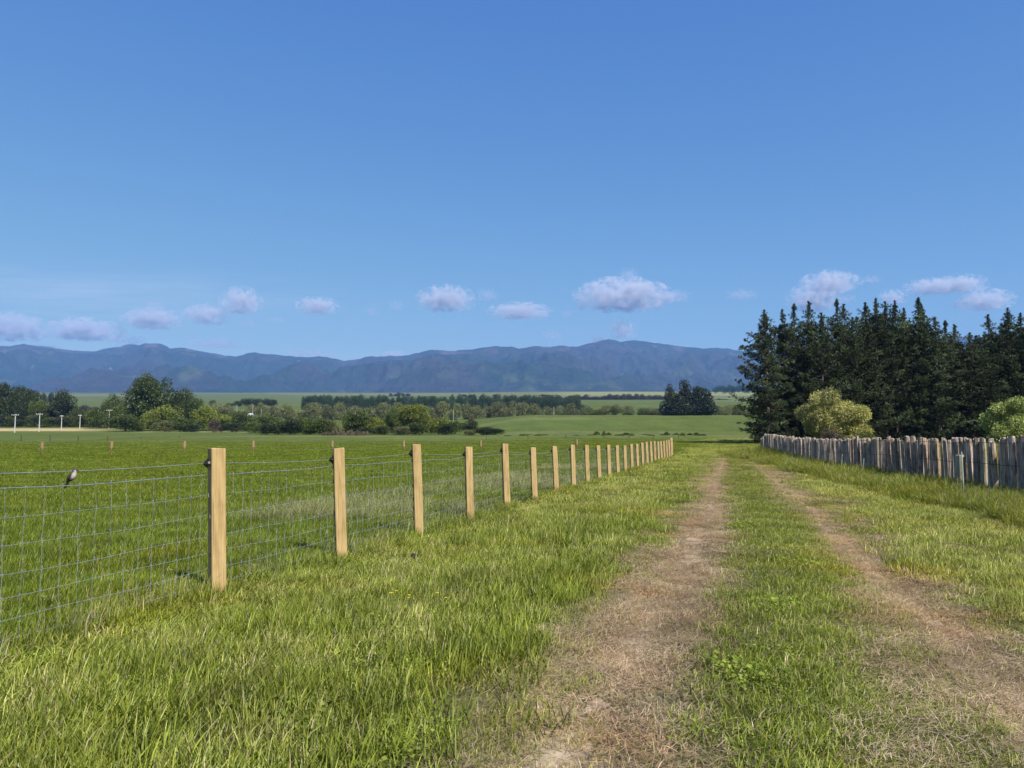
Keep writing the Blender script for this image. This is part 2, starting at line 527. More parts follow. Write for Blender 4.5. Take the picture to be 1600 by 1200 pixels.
def make_broadleaf(seed, n_blobs, n_leaves, leaf, shape='round', bottom=.25, lean=0.0, droop=0.0, blob=.24, light=(1, 1, 1)):
    """unit tree: height 1, crown diameter 1. returns crown mesh, trunk mesh"""
    rng = np.random.default_rng(seed)
    C = []; RR = []
    for i in range(n_blobs):
        for _ in range(60):
            p = rng.uniform(-1, 1, 3)
            if shape == 'round': ok = np.linalg.norm(p) < 1
            elif shape == 'bush': ok = np.linalg.norm(p * [1, 1, .8]) < 1.05 and p[2] > -1
            elif shape == 'cone': ok = np.hypot(p[0], p[1]) < (1 - p[2]) / 2 * .9 + .12
            else: ok = np.hypot(p[0], p[1]) < .95
            if ok: break
        rad = blob * rng.uniform(.7, 1.25)
        if shape == 'cone': rad *= .55 + .5 * (1 - p[2]) / 2
        hx = .5 - rad * .62
        C.append((p[0] * hx, p[1] * hx, bottom + (1 - bottom) * .5 + p[2] * ((1 - bottom) * .5 - rad * .55)))
        RR.append(rad)
    C = np.array(C); RR = np.array(RR)
    w = RR ** 2; w /= w.sum()
    bi = rng.choice(len(C), n_leaves, p=w)
    d = rand_dirs(n_leaves, rng)
    d[:, 2] = d[:, 2] * .85 + .12
    rr = RR[bi] * (rng.uniform(0.45, 1.05, n_leaves) ** .6) * (1 + .22 * np.sin(d[:, 0] * 7 + bi) * np.cos(d[:, 1] * 6 + bi * 2) )
    P = C[bi] + d * rr[:, None] * np.array([1, 1, .85])
    P[:, 2] = np.maximum(P[:, 2], .01)
    D = d * .6 + rand_dirs(n_leaves, rng) * .9 + np.array([0, 0, -droop])
    D /= np.linalg.norm(D, axis=1, keepdims=True)
    Lf = leaf * rng.uniform(.6, 1.4, n_leaves)
    V, Q = leaves(P, D, Lf, Lf * (.65 if droop < .5 else .4), rng)
    tint = rng.uniform(.72, 1.28, n_leaves) * (.8 + .4 * _hash(bi, bi * 3, seed))
    yel = rng.uniform(.9, 1.15, n_leaves)
    col = np.stack([tint * yel, tint, tint * .95], 1)
    col = np.repeat(col, 4, 0)
    crown = mesh_np('crown', V, Q, col)
    tr = [(0, 0, -.04), (.01, 0, bottom * .6), (lean * .05, .01, bottom + .2), (0, 0, .75)]
    limbs = []
    for i in rng.choice(len(C), min(len(C), 9), replace=False):
        c = C[i]; z0 = min(max(bottom * .6, c[2] * .45), .6)
        limbs.append(([(0, 0, z0), (c[0] * .45, c[1] * .45, z0 + (c[2] - z0) * .6), tuple(c)], [.014, .009, .004]))
    trunk = limb_mesh('trunk', tr, [.03, .024, .017, .006], limbs)
    return crown, trunk
def make_rush(seed, n=420):
    rng = np.random.default_rng(seed)
    a = rng.uniform(0, 6.283, n); r = .42 * rng.uniform(0, 1, n) ** .7
    P = np.stack([r * np.cos(a), r * np.sin(a), np.zeros(n)], 1)
    hh = (1 - .55 * (r / .42) ** 2) * rng.uniform(.45, 1.0, n) * (.7 + .5 * _hash(np.floor(P[:, 0] * 7), np.floor(P[:, 1] * 7), seed))
    D = np.stack([np.cos(a) * .25 * r, np.sin(a) * .25 * r, np.ones(n)], 1) + rng.normal(size=(n, 3)) * [.06, .06, 0]
    D /= np.linalg.norm(D, axis=1, keepdims=True)
    V, Q = leaves(P, D, hh, .10, rng)
    t = np.repeat(rng.uniform(.6, 1.4, n), 4)
    return mesh_np('crown', V, Q, np.stack([t, t, t], 1)), MB().tube([(0, 0, 0), (0, 0, .2)], .02, 4).mesh('trunk')
def make_pine(seed, Hh=20.0, rmax=4.2, low=.03, power=1.9, n_extra=1.3):
    rng = np.random.default_rng(seed)
    P = []; D = []; L = []; T = []
    mb = MB()
    lean = rng.uniform(-.5, .5, 2)
    def tx(z): return np.array([lean[0] * (z / Hh) ** 2, lean[1] * (z / Hh) ** 2, z])
    zs = np.linspace(0, Hh, 9)
    mb.tube([tuple(tx(z)) for z in [-.4] + list(zs[1:])], [.30] + [.28 * (1 - z / Hh) + .02 for z in zs[1:]], 8)
    z = low * Hh
    while z < Hh - .5:
        f = z / Hh
        env = rmax * min(1.0, ((1 - f) / (.48 - .12 * (power - 1.6))) ** .95) * (1.0 if f > .12 else .8) + .12
        nb = rng.integers(4, 7) if f < .8 else rng.integers(3, 5)
        a0 = rng.uniform(0, 6.28)
        for b_ in range(nb):
            a = a0 + b_ * 6.28 / nb + rng.uniform(-.35, .35)
            bl = env * rng.uniform(.45, 1.3)
            if rng.random() < .1: bl *= .45
            el = R(5 + 45 * f + rng.uniform(-12, 14))
            pts = []
            p = tx(z + rng.uniform(-.2, .2)); n = 6
            for i in range(n + 1):
                pts.append(p.copy())
                e = el + R(32) * (i / n) ** 2 - R(12) * math.sin(math.pi * i / n) * (1 - f)
                a += rng.uniform(-.10, .10)
                p = p + np.array([math.cos(a) * math.cos(e), math.sin(a) * math.cos(e), math.sin(e)]) * bl / n
            mb.tube([tuple(q) for q in pts], [max(.012, .016 * bl * (1 - i / (n + 1.2)) + .01) for i in range(n + 1)], 4, cap=False)
            nt_ = max(3, int(bl * 4.6 * n_extra))
            bt = rng.uniform(.4, 1.9) if rng.random() < .85 else rng.uniform(1.8, 2.6)  # per-branch tint paints sunlit and shaded clumps into the needle colour
            for i in range(nt_):
                t = 1 - (rng.uniform(0, 1) ** 1.3) * .78
                q = t * n; k = min(int(q), n - 1)
                c = pts[k] + (pts[k + 1] - pts[k]) * (q - k)
                sp = (.12 + .30 * (1 - abs(t - .75))) * min(1, bl / 1.8)
                c = c + rng.normal(size=3) * sp * np.array([1, 1, .55]) * .8
                dirb = pts[k + 1] - pts[k]; dirb = dirb / (np.linalg.norm(dirb) + 1e-6)
                m_ = 15
                dd = rand_dirs(m_, rng) * .85 + dirb * .55 + np.array([0, 0, .35])
                dd /= np.linalg.norm(dd, axis=1, keepdims=True)
                P.append(c + rng.normal(size=(m_, 3)) * .06); D.append(dd); L.append(rng.uniform(.20, .40, m_) * (1 if f < .85 else .75)); T.append(np.full(m_, bt * rng.uniform(.85, 1.15)))
        z += rng.uniform(.42, .66)
    # leader with candles
    for i in range(26):
        zz = Hh - 1.9 + i * .085
        c = tx(min(zz, Hh)); m_ = 10
        dd = rand_dirs(m_, rng) * .7 + np.array([0, 0, .75]); dd /= np.linalg.norm(dd, axis=1, keepdims=True)
        P.append(np.repeat(c[None], m_, 0) + rng.normal(size=(m_, 3)) * .05); D.append(dd); L.append(rng.uniform(.18, .34, m_)); T.append(np.ones(m_))
    P = np.concatenate(P); D = np.concatenate(D); L = np.concatenate(L); T = np.concatenate(T)
    V, Q = leaves(P, D, L, L * .2 + .018, rng)
    col = np.repeat(np.stack([T, T, T], 1), 4, 0)
    return mesh_np('crown', V, Q, col), mb.mesh('trunk', True)

MAT_BARK = mat_simple('bark', (.11, .085, .065), .9, nscale=6, stretch=(1, 1, .2), spread=.4)
MAT_PINE = mat_leaf('pine_needles', (.043, .055, .026), .3, .12, .35, gloss=.008)
MAT_DARK = mat_leaf('dark_leaves', (.028, .042, .010), .3, .08, .12)
MAT_MID = mat_leaf('green_leaves', (.066, .090, .014), .35, .10, .12)
MAT_DEEP = mat_leaf('deep_green_leaves', (.046, .068, .012), .35, .10, .12)
MAT_LIME = mat_leaf('fresh_leaves', (.15, .18, .022), .25, .16, .15)
MAT_OLIVE = mat_leaf('olive_leaves', (.135, .145, .052), .22, .1, .1)
MAT_WILLOW = mat_leaf('golden_willow_leaves', (.35, .345, .11), .2, .3, .6)
MAT_SAGE = mat_leaf('sage_willow_leaves', (.23, .28, .075), .2, .3, .6)
MAT_BROWN = mat_leaf('brown_scrub', (.11, .085, .055), .25, .1, .3)
MAT_RED = mat_leaf('purple_brown_leaves', (.055, .045, .038), .25, .1, .05)
MAT_CYP = mat_leaf('cypress_leaves', (.020, .030, .014), .35, .08, .25)
MAT_PLANT = mat_leaf('plantation_needles', (.022, .042, .018), .3, .08, .1)

TREE_PROTO = {}
def proto(kind):
    if kind in TREE_PROTO: return TREE_PROTO[kind]
    k, i = kind[0], kind[1]
    if k == 'tree': r = make_broadleaf(100 + i, 40, 16000, .030, 'round', .05, blob=.19)
    elif k == 'oak': r = make_broadleaf(130 + i, 60, 20000, .026, 'round', .04, blob=.15)
    elif k == 'bush': r = make_broadleaf(160 + i, 30, 7000, .045, 'bush', .0, blob=.22)
    elif k == 'far': r = make_broadleaf(190 + i, 12, 5200, .042, 'round', .0, blob=.27)
    elif k == 'cone': r = make_broadleaf(220 + i, 90, 24000, .036, 'cone', .0, blob=.17)
    elif k == 'farcone': r = make_broadleaf(250 + i, 26, 2400, .06, 'cone', .0, blob=.26)
    elif k == 'rush': r = make_rush(270 + i)
    elif k == 'willow': r = make_broadleaf(280 + i, 34, 30000, .036, 'bush', .0, droop=.7, blob=.165)
    TREE_PROTO[kind] = r
    return r
def plant_tree(name, label, cat, kind, mat, u, Y, vtop, wpx, group=None, parts=True, vbase=None, flat=1.0):
    """a tree standing at distance Y, its height and width from the photograph"""
    p = at(u, 650, Y)
    z0 = Hs(p.x, Y) - .1
    if vbase is not None: z0 = min(z0, at(u, vbase, Y).z)
    h = at(u, vtop, Y).z - z0
    w = wpx * Y / F
    root = thing(name, label, cat, (p.x, Y, z0), random.uniform(0, 6.28), group)
    cm, tm = proto(kind)
    me = cm
    key = (cm.name, mat.name)
    if key not in MATMESH:
        c2 = cm.copy(); c2.materials.append(mat); MATMESH[key] = c2
    co = obj('crown', MATMESH[key], None, root)
    root.scale = (w * flat, w * flat, h)
    if parts:
        if not tm.materials: tm.materials.append(MAT_BARK)
        obj('trunk', tm, None, root)
    return root
MATMESH = {}

# ------------------------------------------------------------------ pine stand
PINES = [make_pine(300 + i, 20.0, [3.7, 3.3, 4.0, 3.5, 3.1][i], .02, [2.0, 1.7, 2.2, 1.8, 1.6][i]) for i in range(5)]
for c_, t_ in PINES: c_.materials.append(MAT_PINE); t_.materials.append(MAT_BARK)
PK = [(1196, 486, 104), (1222, 485, 108), (1241, 476, 105), (1266, 472, 110), (1282, 490, 103), (1306, 470, 108), (1319, 478, 112),
      (1333, 497, 104), (1352, 475, 109), (1367, 468, 105), (1381, 473, 111), (1396, 472, 106), (1412, 484, 110), (1431, 467, 106),
      (1444, 476, 111), (1461, 497, 105), (1478, 502, 109), (1494, 508, 112), (1512, 522, 106), (1527, 526, 110), (1543, 494, 107),
      (1560, 508, 112), (1576, 483, 106), (1592, 491, 110), (1610, 488, 105), (1630, 480, 109), (1655, 492, 106), (1685, 478, 110)]
def pine_label(i, n):
    return 'tall dark pine, %s from the left end of the pine stand behind the paling fence' % ORD[i]
ORD = ['first', 'second', 'third', 'fourth', 'fifth', 'sixth', 'seventh', 'eighth', 'ninth', 'tenth', 'eleventh', 'twelfth', 'thirteenth',
       'fourteenth', 'fifteenth', 'sixteenth', 'seventeenth', 'eighteenth', 'nineteenth', 'twentieth', 'twenty-first', 'twenty-second', 'twenty-third',
       'twenty-fourth', 'twenty-fifth', 'twenty-sixth', 'twenty-seventh', 'twenty-eighth', 'twenty-ninth', 'thirtieth']
for i, (u, v, Y) in enumerate(PK):
    p = at(u, v, Y); z0 = Hs(p.x, Y) - .1; h = p.z - z0
    r = thing('pine_tree', pine_label(i, len(PK)), 'pine tree', (p.x, Y, z0), random.uniform(0, 6.28), 'pines in the dark stand behind the paling fence')
    c_, t_ = PINES[(i * 3 + (i // 5)) % 5]
    w = random.uniform(.88, 1.12)
    if i == 0: w = 1.05
    r.scale = (w, w, h / 20.0)
    obj('crown', c_, None, r); obj('trunk', t_, None, r)
for i in range(20):                      # lower trees filling the stand behind the front row
    u = 1205 + i * 23 + random.uniform(-7, 7); Y = 119 + random.uniform(-3, 7)
    p = at(u, 596 + random.uniform(-18, 14), Y); z0 = Hs(p.x, Y) - .1; h = p.z - z0
    r = thing('pine_tree', 'lower dark pine in the shade at the back of the stand', 'pine tree', (p.x, Y, z0), random.uniform(0, 6.28), 'lower pines at the back of the stand')
    c_, t_ = PINES[i % 5]
    r.scale = (1.1, 1.1, h / 20.0)
    obj('crown', c_, None, r); obj('trunk', t_, None, r)

# ------------------------------------------------------------------ the other trees
T_ = plant_tree
T_('willow_bush', 'golden-green willow bush with a tall left lobe, in front of the pines', 'bush', ('willow', 0), MAT_WILLOW, 1284, 84, 611, 72, vbase=690)
T_('willow_bush', 'lower golden-green willow bush leaning against the taller one in front of the pines', 'bush', ('willow', 1), MAT_WILLOW, 1327, 83, 627, 70, vbase=690)
T_('willow_bush', 'sage-green willow bush at the right edge of the photo behind the paling fence', 'bush', ('willow', 2), MAT_SAGE, 1578, 74, 619, 80, vbase=692)
T_('scrub_bush', 'low brown twiggy bush at the foot of the golden willow', 'bush', ('bush', 4), MAT_BROWN, 1298, 78, 670, 34, vbase=692)
T_('scrub_bush', 'low yellow-green bush at the right foot of the golden willow', 'bush', ('bush', 5), MAT_LIME, 1352, 79, 674, 34, vbase=692)
# left edge
G1 = 'dark trees at the left edge beyond the power poles'
L1 = [(-62, 600, 372, 40, 2), (-34, 606, 365, 44, 0), (-8, 601, 372, 40, 1), (12, 595, 368, 36, 3), (28, 600, 378, 30, 0), (41, 606, 366, 34, 1)]
for (u, vt, Y, w, k), lb in zip(L1, ['', '', 'tall dark green tree cut by the left edge of the photo', 'tallest dark green tree of the group at the left edge', 'narrow dark green tree just right of the tallest one at the left edge', 'dark green tree ending the tall group at the left edge']):
    if lb == '': lb = 'dark green tree standing beyond the left edge of the photo'
    T_('dark_tree', lb, 'tree', ('oak' if u < 45 else 'tree', k % 2 if u < 45 else k), MAT_DARK, u, Y, vt, w + 14, G1)
for (u, vt, Y, w, k, lb) in [(60, 623, 362, 26, 2, 'lower green tree between the tall left group and the round tree'), (78, 622, 366, 26, 3, 'lower green tree touching the left side of the round tree'),
                             (101, 610, 364, 38, 0, 'dark round-headed tree right of the tall left group'), (124, 638, 360, 26, 1, 'small green tree right of the round-headed tree'),
                             (140, 641, 366, 24, 2, 'small green tree behind the rightmost white power poles')]:
    T_('green_tree', lb, 'tree', ('tree', k), MAT_DARK if u in (78, 101) else MAT_MID, u, Y, vt, w * 1.15, 'lower trees between the power poles')
for (u, vt, w) in [(54, 609, 12), (67, 613, 11), (79, 612, 12), (88, 615, 10)]:
    T_('far_tree', 'small bluish far tree showing over the left dark trees', 'tree', ('far', 1), MAT_DARK, u, 900, vt, w, 'bluish trees over the left dark trees', parts=False)
T_('green_tree', 'mid green tree with an open top left of the big spreading tree', 'tree', ('tree', 3), MAT_MID, 180, 345, 612, 40)
T_('spreading_tree', 'big spreading dark tree, the largest on the left side', 'tree', ('oak', 0), MAT_DEEP, 240, 330, 584, 84)
T_('spreading_tree', 'top lobe tree rising at the left side of the big spreading tree', 'tree', ('tree', 0), MAT_DEEP, 224, 334, 585, 38)
T_('green_tree', 'dark green tree joined to the right side of the big spreading tree', 'tree', ('tree', 1), MAT_DEEP, 288, 332, 606, 44)
B_ = [(156, 638, 338, 34, 'MID', 'round lime bush behind the rightmost poles'), (197, 648, 296, 52, 'MID', 'wide dense green bush right of the dull power pole'),
      (216, 655, 300, 28, 'LIME', 'small light bush at the right end of the wide dense bush'), (238, 640, 308, 26, 'LIME', 'upright lime bush under the big spreading tree'),
      (262, 633, 312, 42, 'LIME', 'tall lime bush with dead twigs under the big spreading tree'), (258, 657, 290, 30, 'OLIVE', 'pale grey-green low bush in front of the tall lime bush'),
      (288, 652, 292, 32, 'MID', 'green bush right of the pale low bush'), (303, 662, 289, 24, 'DARK', 'low dark bush beside the brown dead clump'),
      (318, 634, 308, 34, 'LIME', 'bright lime weeping bush left of the shed'), (340, 645, 318, 34, 'LIME', 'lime bush behind the brown dead clump'),
      (356, 650, 315, 30, 'LIME', 'low lime bush between the dead clump and the shed'), (376, 643, 300, 26, 'MID', 'green bush hiding the left end of the shed'),
      (388, 660, 296, 22, 'MID', 'small bush under the shed roof'), (362, 660, 285, 26, 'DARK', 'rounded black-green bush right of the brown dead clump'),
      (348, 636, 420, 36, 'OLIVE', 'dull olive bush behind the lime bushes left of the shed'), (325, 640, 400, 30, 'OLIVE', 'dull olive bush right of the big spreading tree'),
      (415, 648, 330, 36, 'MID', 'green bush right of the shed'), (398, 652, 325, 22, 'MID', 'small green bush at the right wall of the shed'),
      (208, 640, 330, 30, 'LIME', 'light bush in the gap left of the big spreading tree'), (304, 622, 345, 26, 'MID', 'small tree at the right foot of the big spreading tree')]
MM = dict(MID=MAT_MID, LIME=MAT_LIME, DARK=MAT_DARK, OLIVE=MAT_OLIVE, BROWN=MAT_BROWN)
for i, (u, vt, Y, w, mt, lb) in enumerate(B_):
    T_('shrub', lb, 'bush', ('bush', i % 4), MM[mt], u, Y, vt, w * 1.12, 'bushes on the left side of the valley')
T_('dead_shrub', 'brown dead clump at the edge of the left paddock', 'bush', ('bush', 2), MAT_BROWN, 336, 284, 655, 18)
T_('dead_shrub', 'lower greyish brown dead clump right of the taller one', 'bush', ('bush', 1), MAT_BROWN, 347, 284, 664, 14)
T_('far_tree', 'single small dark round tree on the far green slope', 'tree', ('far', 2), MAT_DARK, 331, 760, 622, 11)
for i, (u, vt, w) in enumerate([(358, 630, 14), (370, 626, 16), (385, 619, 26), (402, 623, 22), (416, 622, 18), (427, 621, 14)]):
    T_('far_tree', 'dark bluish far tree on the slope right of the single round tree', 'tree', ('far', i % 3), MAT_DARK, u, 820, vt, w, 'bluish far trees on the left green slope', parts=False, vbase=634)
for i, (u, vt, w) in enumerate([(112, 634, 16), (130, 632, 18), (146, 633, 18), (162, 632, 16)]):
    T_('far_tree', 'brownish low far tree at the foot of the left green slope', 'tree', ('far', i % 3), MAT_RED, u, 600, vt, w, 'brownish trees at the foot of the green slope', parts=False, vbase=648)
for i in range(9):
    T_('scrub_bush', 'low dark bush in the shade under the trees at the left edge', 'bush', ('bush', i % 4), MAT_DARK if i % 2 else MAT_MID, -14 + i * 15 + random.uniform(-4, 4), 354 + random.uniform(-4, 4), 652 + random.uniform(-5, 4), random.uniform(18, 26), 'bushes under the left trees', parts=False)
# middle bushes
C_ = [(418, 662, 222, 30, 'DARK', 'low dark bush at the left end of the middle hedge'), (436, 654, 226, 32, 'MID', 'green bush second in the middle hedge'),
      (458, 655, 224, 34, 'DARK', 'dark bush with straight stems in the middle hedge'), (480, 652, 226, 34, 'MID', 'taller green bush in the middle hedge'),
      (503, 653, 226, 34, 'MID', 'green bush near the right end of the middle hedge'), (524, 658, 228, 26, 'OLIVE', 'olive bush at the right end of the middle hedge'),
      (558, 642, 232, 46, 'MID', 'round dark-bottomed tree between the hedge and the big lime tree'), (590, 652, 232, 32, 'LIME', 'green bush left of the big lime tree'),
      (600, 664, 222, 26, 'MID', 'low pale bush in front of the big lime tree'), (575, 668, 222, 24, 'DARK', 'low dark bush at the foot of the round tree'),
      (686, 652, 228, 32, 'LIME', 'lime bush right of the big lime tree'), (697, 662, 222, 24, 'DARK', 'black-green bush at the right of the lime bush'),
      (711, 657, 224, 26, 'MID', 'light-topped green bush beside the dark cone bush'), (735, 656, 200, 24, 'DARK', 'dark cone-shaped bush standing alone near the right end'),
      (735, 671, 194, 18, 'OLIVE', 'low olive bush at the foot of the dark cone bush'), (757, 667, 192, 26, 'DARK', 'low dark bush, left of the last pair'),
      (775, 669, 190, 26, 'DARK', 'low dark bush ending the middle trees'), (650, 660, 218, 30, 'MID', 'green bush in front of the big lime tree'),
      (628, 666, 216, 24, 'OLIVE', 'small olive bush at the left foot of the big lime tree')]
for i, (u, vt, Y, w, mt, lb) in enumerate(C_):
    T_('shrub', lb, 'bush', ('bush', (i * 3 + 1) % 4), MM[mt], u, Y, vt, w * 1.12, 'bushes in the middle of the valley')
T_('lime_tree', 'big lime-green tree in the middle of the valley', 'tree', ('oak', 1), MAT_LIME, 645, 234, 629, 62)
T_('green_tree', 'darker green tree on the left side of the big lime tree', 'tree', ('tree', 2), MAT_MID, 617, 232, 634, 34)
T_('dead_shrub', 'rusty brown twiggy tip above the dark cone bush', 'bush', ('bush', 3), MAT_BROWN, 736, 201, 649, 9)
for i, u in enumerate((512, 524, 535, 548, 559, 571)):
    T_('scrub_bush', 'low brown scrub in the strip before the round tree', 'bush', ('rush', i % 4), MAT_BROWN, u, 214 + i % 3, 672 + random.uniform(-1, 2), 18, 'low brown scrub strip', parts=False)
for i in range(26):          # the continuous scrub behind and between the bushes
    T_('scrub_bush', 'dark green scrub bush in the continuous belt behind the left bushes', 'bush', ('bush', i % 4), MAT_MID if i % 3 else MAT_DARK, 108 + i * 12.2 + random.uniform(-4, 4),
       352 + random.uniform(-8, 20), 648 + random.uniform(-5, 3), random.uniform(20, 32), 'scrub belt behind the left bushes', parts=False)
for i in range(22):
    T_('scrub_bush', 'dark green scrub bush in the continuous belt behind the middle bushes', 'bush', ('bush', i % 4), (MAT_MID, MAT_DARK, MAT_OLIVE)[i % 3], 404 + i * 15 + random.uniform(-4, 4),
       252 + random.uniform(-6, 22), 662 + random.uniform(-4, 4), random.uniform(22, 34), 'scrub belt behind the middle bushes', parts=False)
# willow row
rw = random.Random(4)
u = 338.0; i = 0
while u < 893:
    w = rw.uniform(17, 30)
    vt = 632 + rw.uniform(-3, 4) if u < 560 else 629 + rw.uniform(-2.5, 4)
    if u > 780: vt -= 3.5 * math.sin(min(1, (u - 780) / 80) * 2.2)
    if u > 872: vt += 5
    T_('willow_tree', 'grey-green round willow in the long row below the dark plantation', 'tree', ('far', i % 5), MAT_OLIVE, u, 486 + rw.uniform(-12, 12), vt, w * 1.12, 'grey-green willows in the long row', vbase=664)
    u += w * .80; i += 1
for i, (u, vt, w, mt) in enumerate([(916, 637, 18, 'OLIVE'), (930, 636, 18, 'MID'), (946, 632, 22, 'OLIVE'), (962, 630, 20, 'OLIVE'), (982, 634, 20, 'OLIVE'), (1003, 637, 20, 'MID'), (1018, 634, 22, 'OLIVE'), (1030, 638, 16, 'MID'),
                                 (1124, 634, 16, 'OLIVE'), (1136, 632, 16, 'OLIVE'), (1150, 633, 18, 'OLIVE'), (1163, 634, 16, 'OLIVE')]):
    T_('hedge_tree', 'thin olive tree behind the crest of the green hill', 'tree', ('far', (i * 2) % 5), MM[mt], u, 430, vt, w * 1.2, 'olive trees behind the hill crest', vbase=655)
# cypress clump
T_('cypress_tree', 'left and lowest of the three dark cypresses on the hill crest', 'tree', ('cone', 0), MAT_CYP, 1048, 362, 600, 36)
T_('cypress_tree', 'middle dark cypress of the three on the hill crest', 'tree', ('cone', 1), MAT_CYP, 1071, 366, 588, 45)
T_('cypress_tree', 'right dark cypress of the three on the hill crest, with a broad skirt', 'tree', ('cone', 2), MAT_CYP, 1096, 362, 589, 50)
T_('cypress_tree', 'small dark cypress filling the foot of the clump on the crest', 'tree', ('cone', 1), MAT_CYP, 1060, 358, 612, 50)
# dark conifers behind the willow row end
for i, (u, vt) in enumerate([(886, 620), (895, 622), (903, 624), (911, 627), (918, 631), (924, 635)]):
    T_('conifer_tree', 'dark conifer at the right end of the willow row', 'tree', ('farcone', i % 4), MAT_PLANT, u, 520, vt, 17, 'dark conifers at the right end of the willow row', vbase=656)
# low rushes at the foot of the hill
for i, (u, vt, w) in enumerate([(818, 677, 14), (848, 678, 20), (932, 673, 10), (943, 672, 6), (951, 675, 9), (978, 675, 12), (987, 676, 8), (1041, 674, 10), (1056, 676, 10), (1066, 675, 9), (1077, 676, 9), (1087, 675, 10), (1098, 677, 10)] + [(800 + 20 * q + random.uniform(-8, 8), 678 + random.uniform(-.5, 1.5), random.uniform(10, 22)) for q in range(16)]):
    T_('rush_clump', 'low dark clump of rushes at the foot of the green hill', 'rushes', ('rush', i % 4), MAT_MID, u, 172 + (i % 3) * 4, vt + .3, w * 1.2, 'rush clumps at the foot of the hill', parts=False)

# far woods that read as one mass
def wood(name, label, specs, mat, kinds, group=None):
    Vs = []; Qs = []; Cs = []; off = 0
    rr = random.Random(len(specs))
    for (u, vt, Y, w, vb) in specs:
        cm = proto(kinds[rr.randrange(len(kinds))])[0]
        n = len(cm.vertices); a = np.empty(n * 3, np.float32); cm.vertices.foreach_get('co', a); a = a.reshape(-1, 3)
        q = np.empty(len(cm.loops), np.int32); cm.loops.foreach_get('vertex_index', q)
        cc = np.empty(n * 4, np.float32); cm.color_attributes[0].data.foreach_get('color', cc)
        p = at(u, 650, Y); z0 = min(Hs(p.x, Y), at(u, vb, Y).z); h = at(u, vt, Y).z - z0
        th = rr.uniform(0, 6.28); ww = w * Y / F
        x = (a[:, 0] * math.cos(th) - a[:, 1] * math.sin(th)) * ww + p.x
        y = (a[:, 0] * math.sin(th) + a[:, 1] * math.cos(th)) * ww + Y
        Vs.append(np.stack([x, y, a[:, 2] * h + z0], 1)); Qs.append(q.reshape(-1, 4) + off); off += n
        Cs.append(cc.reshape(-1, 4)[:, :3] * rr.uniform(.75, 1.2))
    me = mesh_np(name, np.concatenate(Vs), np.concatenate(Qs), np.concatenate(Cs))
    o = obj(name, me, mat)
    tag(o, label, 'wood', kind='stuff')
sp = []
u = 474.0
while u < 905:
    for row in (0, 1):
        vt = np.interp(u, [474, 560, 640, 700, 800, 905], [618.5, 618, 619, 617.5, 616.5, 618]) + rw.uniform(-1.2, 1.5)
        sp.append((u + row * 3, vt + (row == 0) * 2.0, 700 + row * 14, rw.uniform(10, 14), 650))
    u += rw.uniform(4, 6.5)
wood('plantation_wood', 'long dark plantation of conifers above the grey-green willow row', sp, MAT_PLANT, [('far', i) for i in range(4)])
sp = []
u = 868.0
while u < 1050:
    sp.append((u, np.interp(u, [868, 900, 990, 1050], [619, 618, 616, 618]) + rw.uniform(-1.5, 2.5), 1300, rw.uniform(10, 16), 629)); u += rw.uniform(4, 8)
u = 1112.0
while u < 1166:
    sp.append((u, 623.5 + rw.uniform(-1, 2), 1250, rw.uniform(9, 13), 630)); u += rw.uniform(4, 7)
wood('brown_wood', 'far purple-brown belt of trees left and right of the cypresses', sp, MAT_RED, [('far', i) for i in range(4)])
sp = []
u = 1118.0
while u < 1172:
    sp.append((u, 601.5 + rw.uniform(-1, 1.5) + (2.5 if u < 1121 else 0), 2200, rw.uniform(7, 10), 615)); u += rw.uniform(3, 5)
wood('skyline_wood', 'dark blue square wood on the skyline left of the pines', sp, MAT_PLANT, [('far', i) for i in range(4)])
sp = []
for a_, b_, vt, vb, Y in ((610, 640, 614, 621, 2000), (470, 700, 619.5, 622, 1900), (690, 868, 617, 620, 1800)):
    u = float(a_)
    while u < b_:
        if a_ == 610 or rw.random() < .35: sp.append((u, vt + rw.uniform(-1, 1), Y, rw.uniform(7, 12), vb))
        u += rw.uniform(4, 9)
wood('far_wood', 'scattered far trees on the plain beyond the plantation', sp, MAT_RED, [('far', i) for i in range(4)])

# ------------------------------------------------------------------ new post and netting fence
MAT_NEWWOOD = None
m, nt, out = newmat('new_pine_post')
tc = N(nt, 'ShaderNodeTexCoord'); oi = N(nt, 'ShaderNodeObjectInfo')
mp = N(nt, 'ShaderNodeMapping'); mp.inputs['Scale'].default_value = (1, 1, .05)
nt.links.new(tc.outputs['Object'], mp.inputs[0])
ad = N(nt, 'ShaderNodeVectorMath', operation='ADD'); nt.links.new(mp.outputs[0], ad.inputs[0])
cmb = N(nt, 'ShaderNodeCombineXYZ'); mth = N(nt, 'ShaderNodeMath', operation='MULTIPLY'); mth.inputs[1].default_value = 13
nt.links.new(oi.outputs['Random'], mth.inputs[0]); nt.links.new(mth.outputs[0], cmb.inputs[0]); nt.links.new(mth.outputs[0], cmb.inputs[2])
nt.links.new(cmb.outputs[0], ad.inputs[1])
g1 = noise(nt, ad.outputs[0], 55, 5, .65)
mp2 = N(nt, 'ShaderNodeMapping'); mp2.inputs['Scale'].default_value = (1, 1, .6)
nt.links.new(tc.outputs['Object'], mp2.inputs[0])
ad2 = N(nt, 'ShaderNodeVectorMath', operation='ADD'); nt.links.new(mp2.outputs[0], ad2.inputs[0]); nt.links.new(cmb.outputs[0], ad2.inputs[1])
g2 = noise(nt, ad2.outputs[0], 5, 4, .6)
c = ramp(nt, [(.3, (.27, .175, .070)), (.5, (.41, .285, .125)), (.72, (.51, .375, .185))], g1)
c = mul(nt, c, ramp(nt, [(.25, (.72, .66, .58)), (.5, (1, 1, 1)), (.8, (1.1, 1.08, 1.05))], g2))
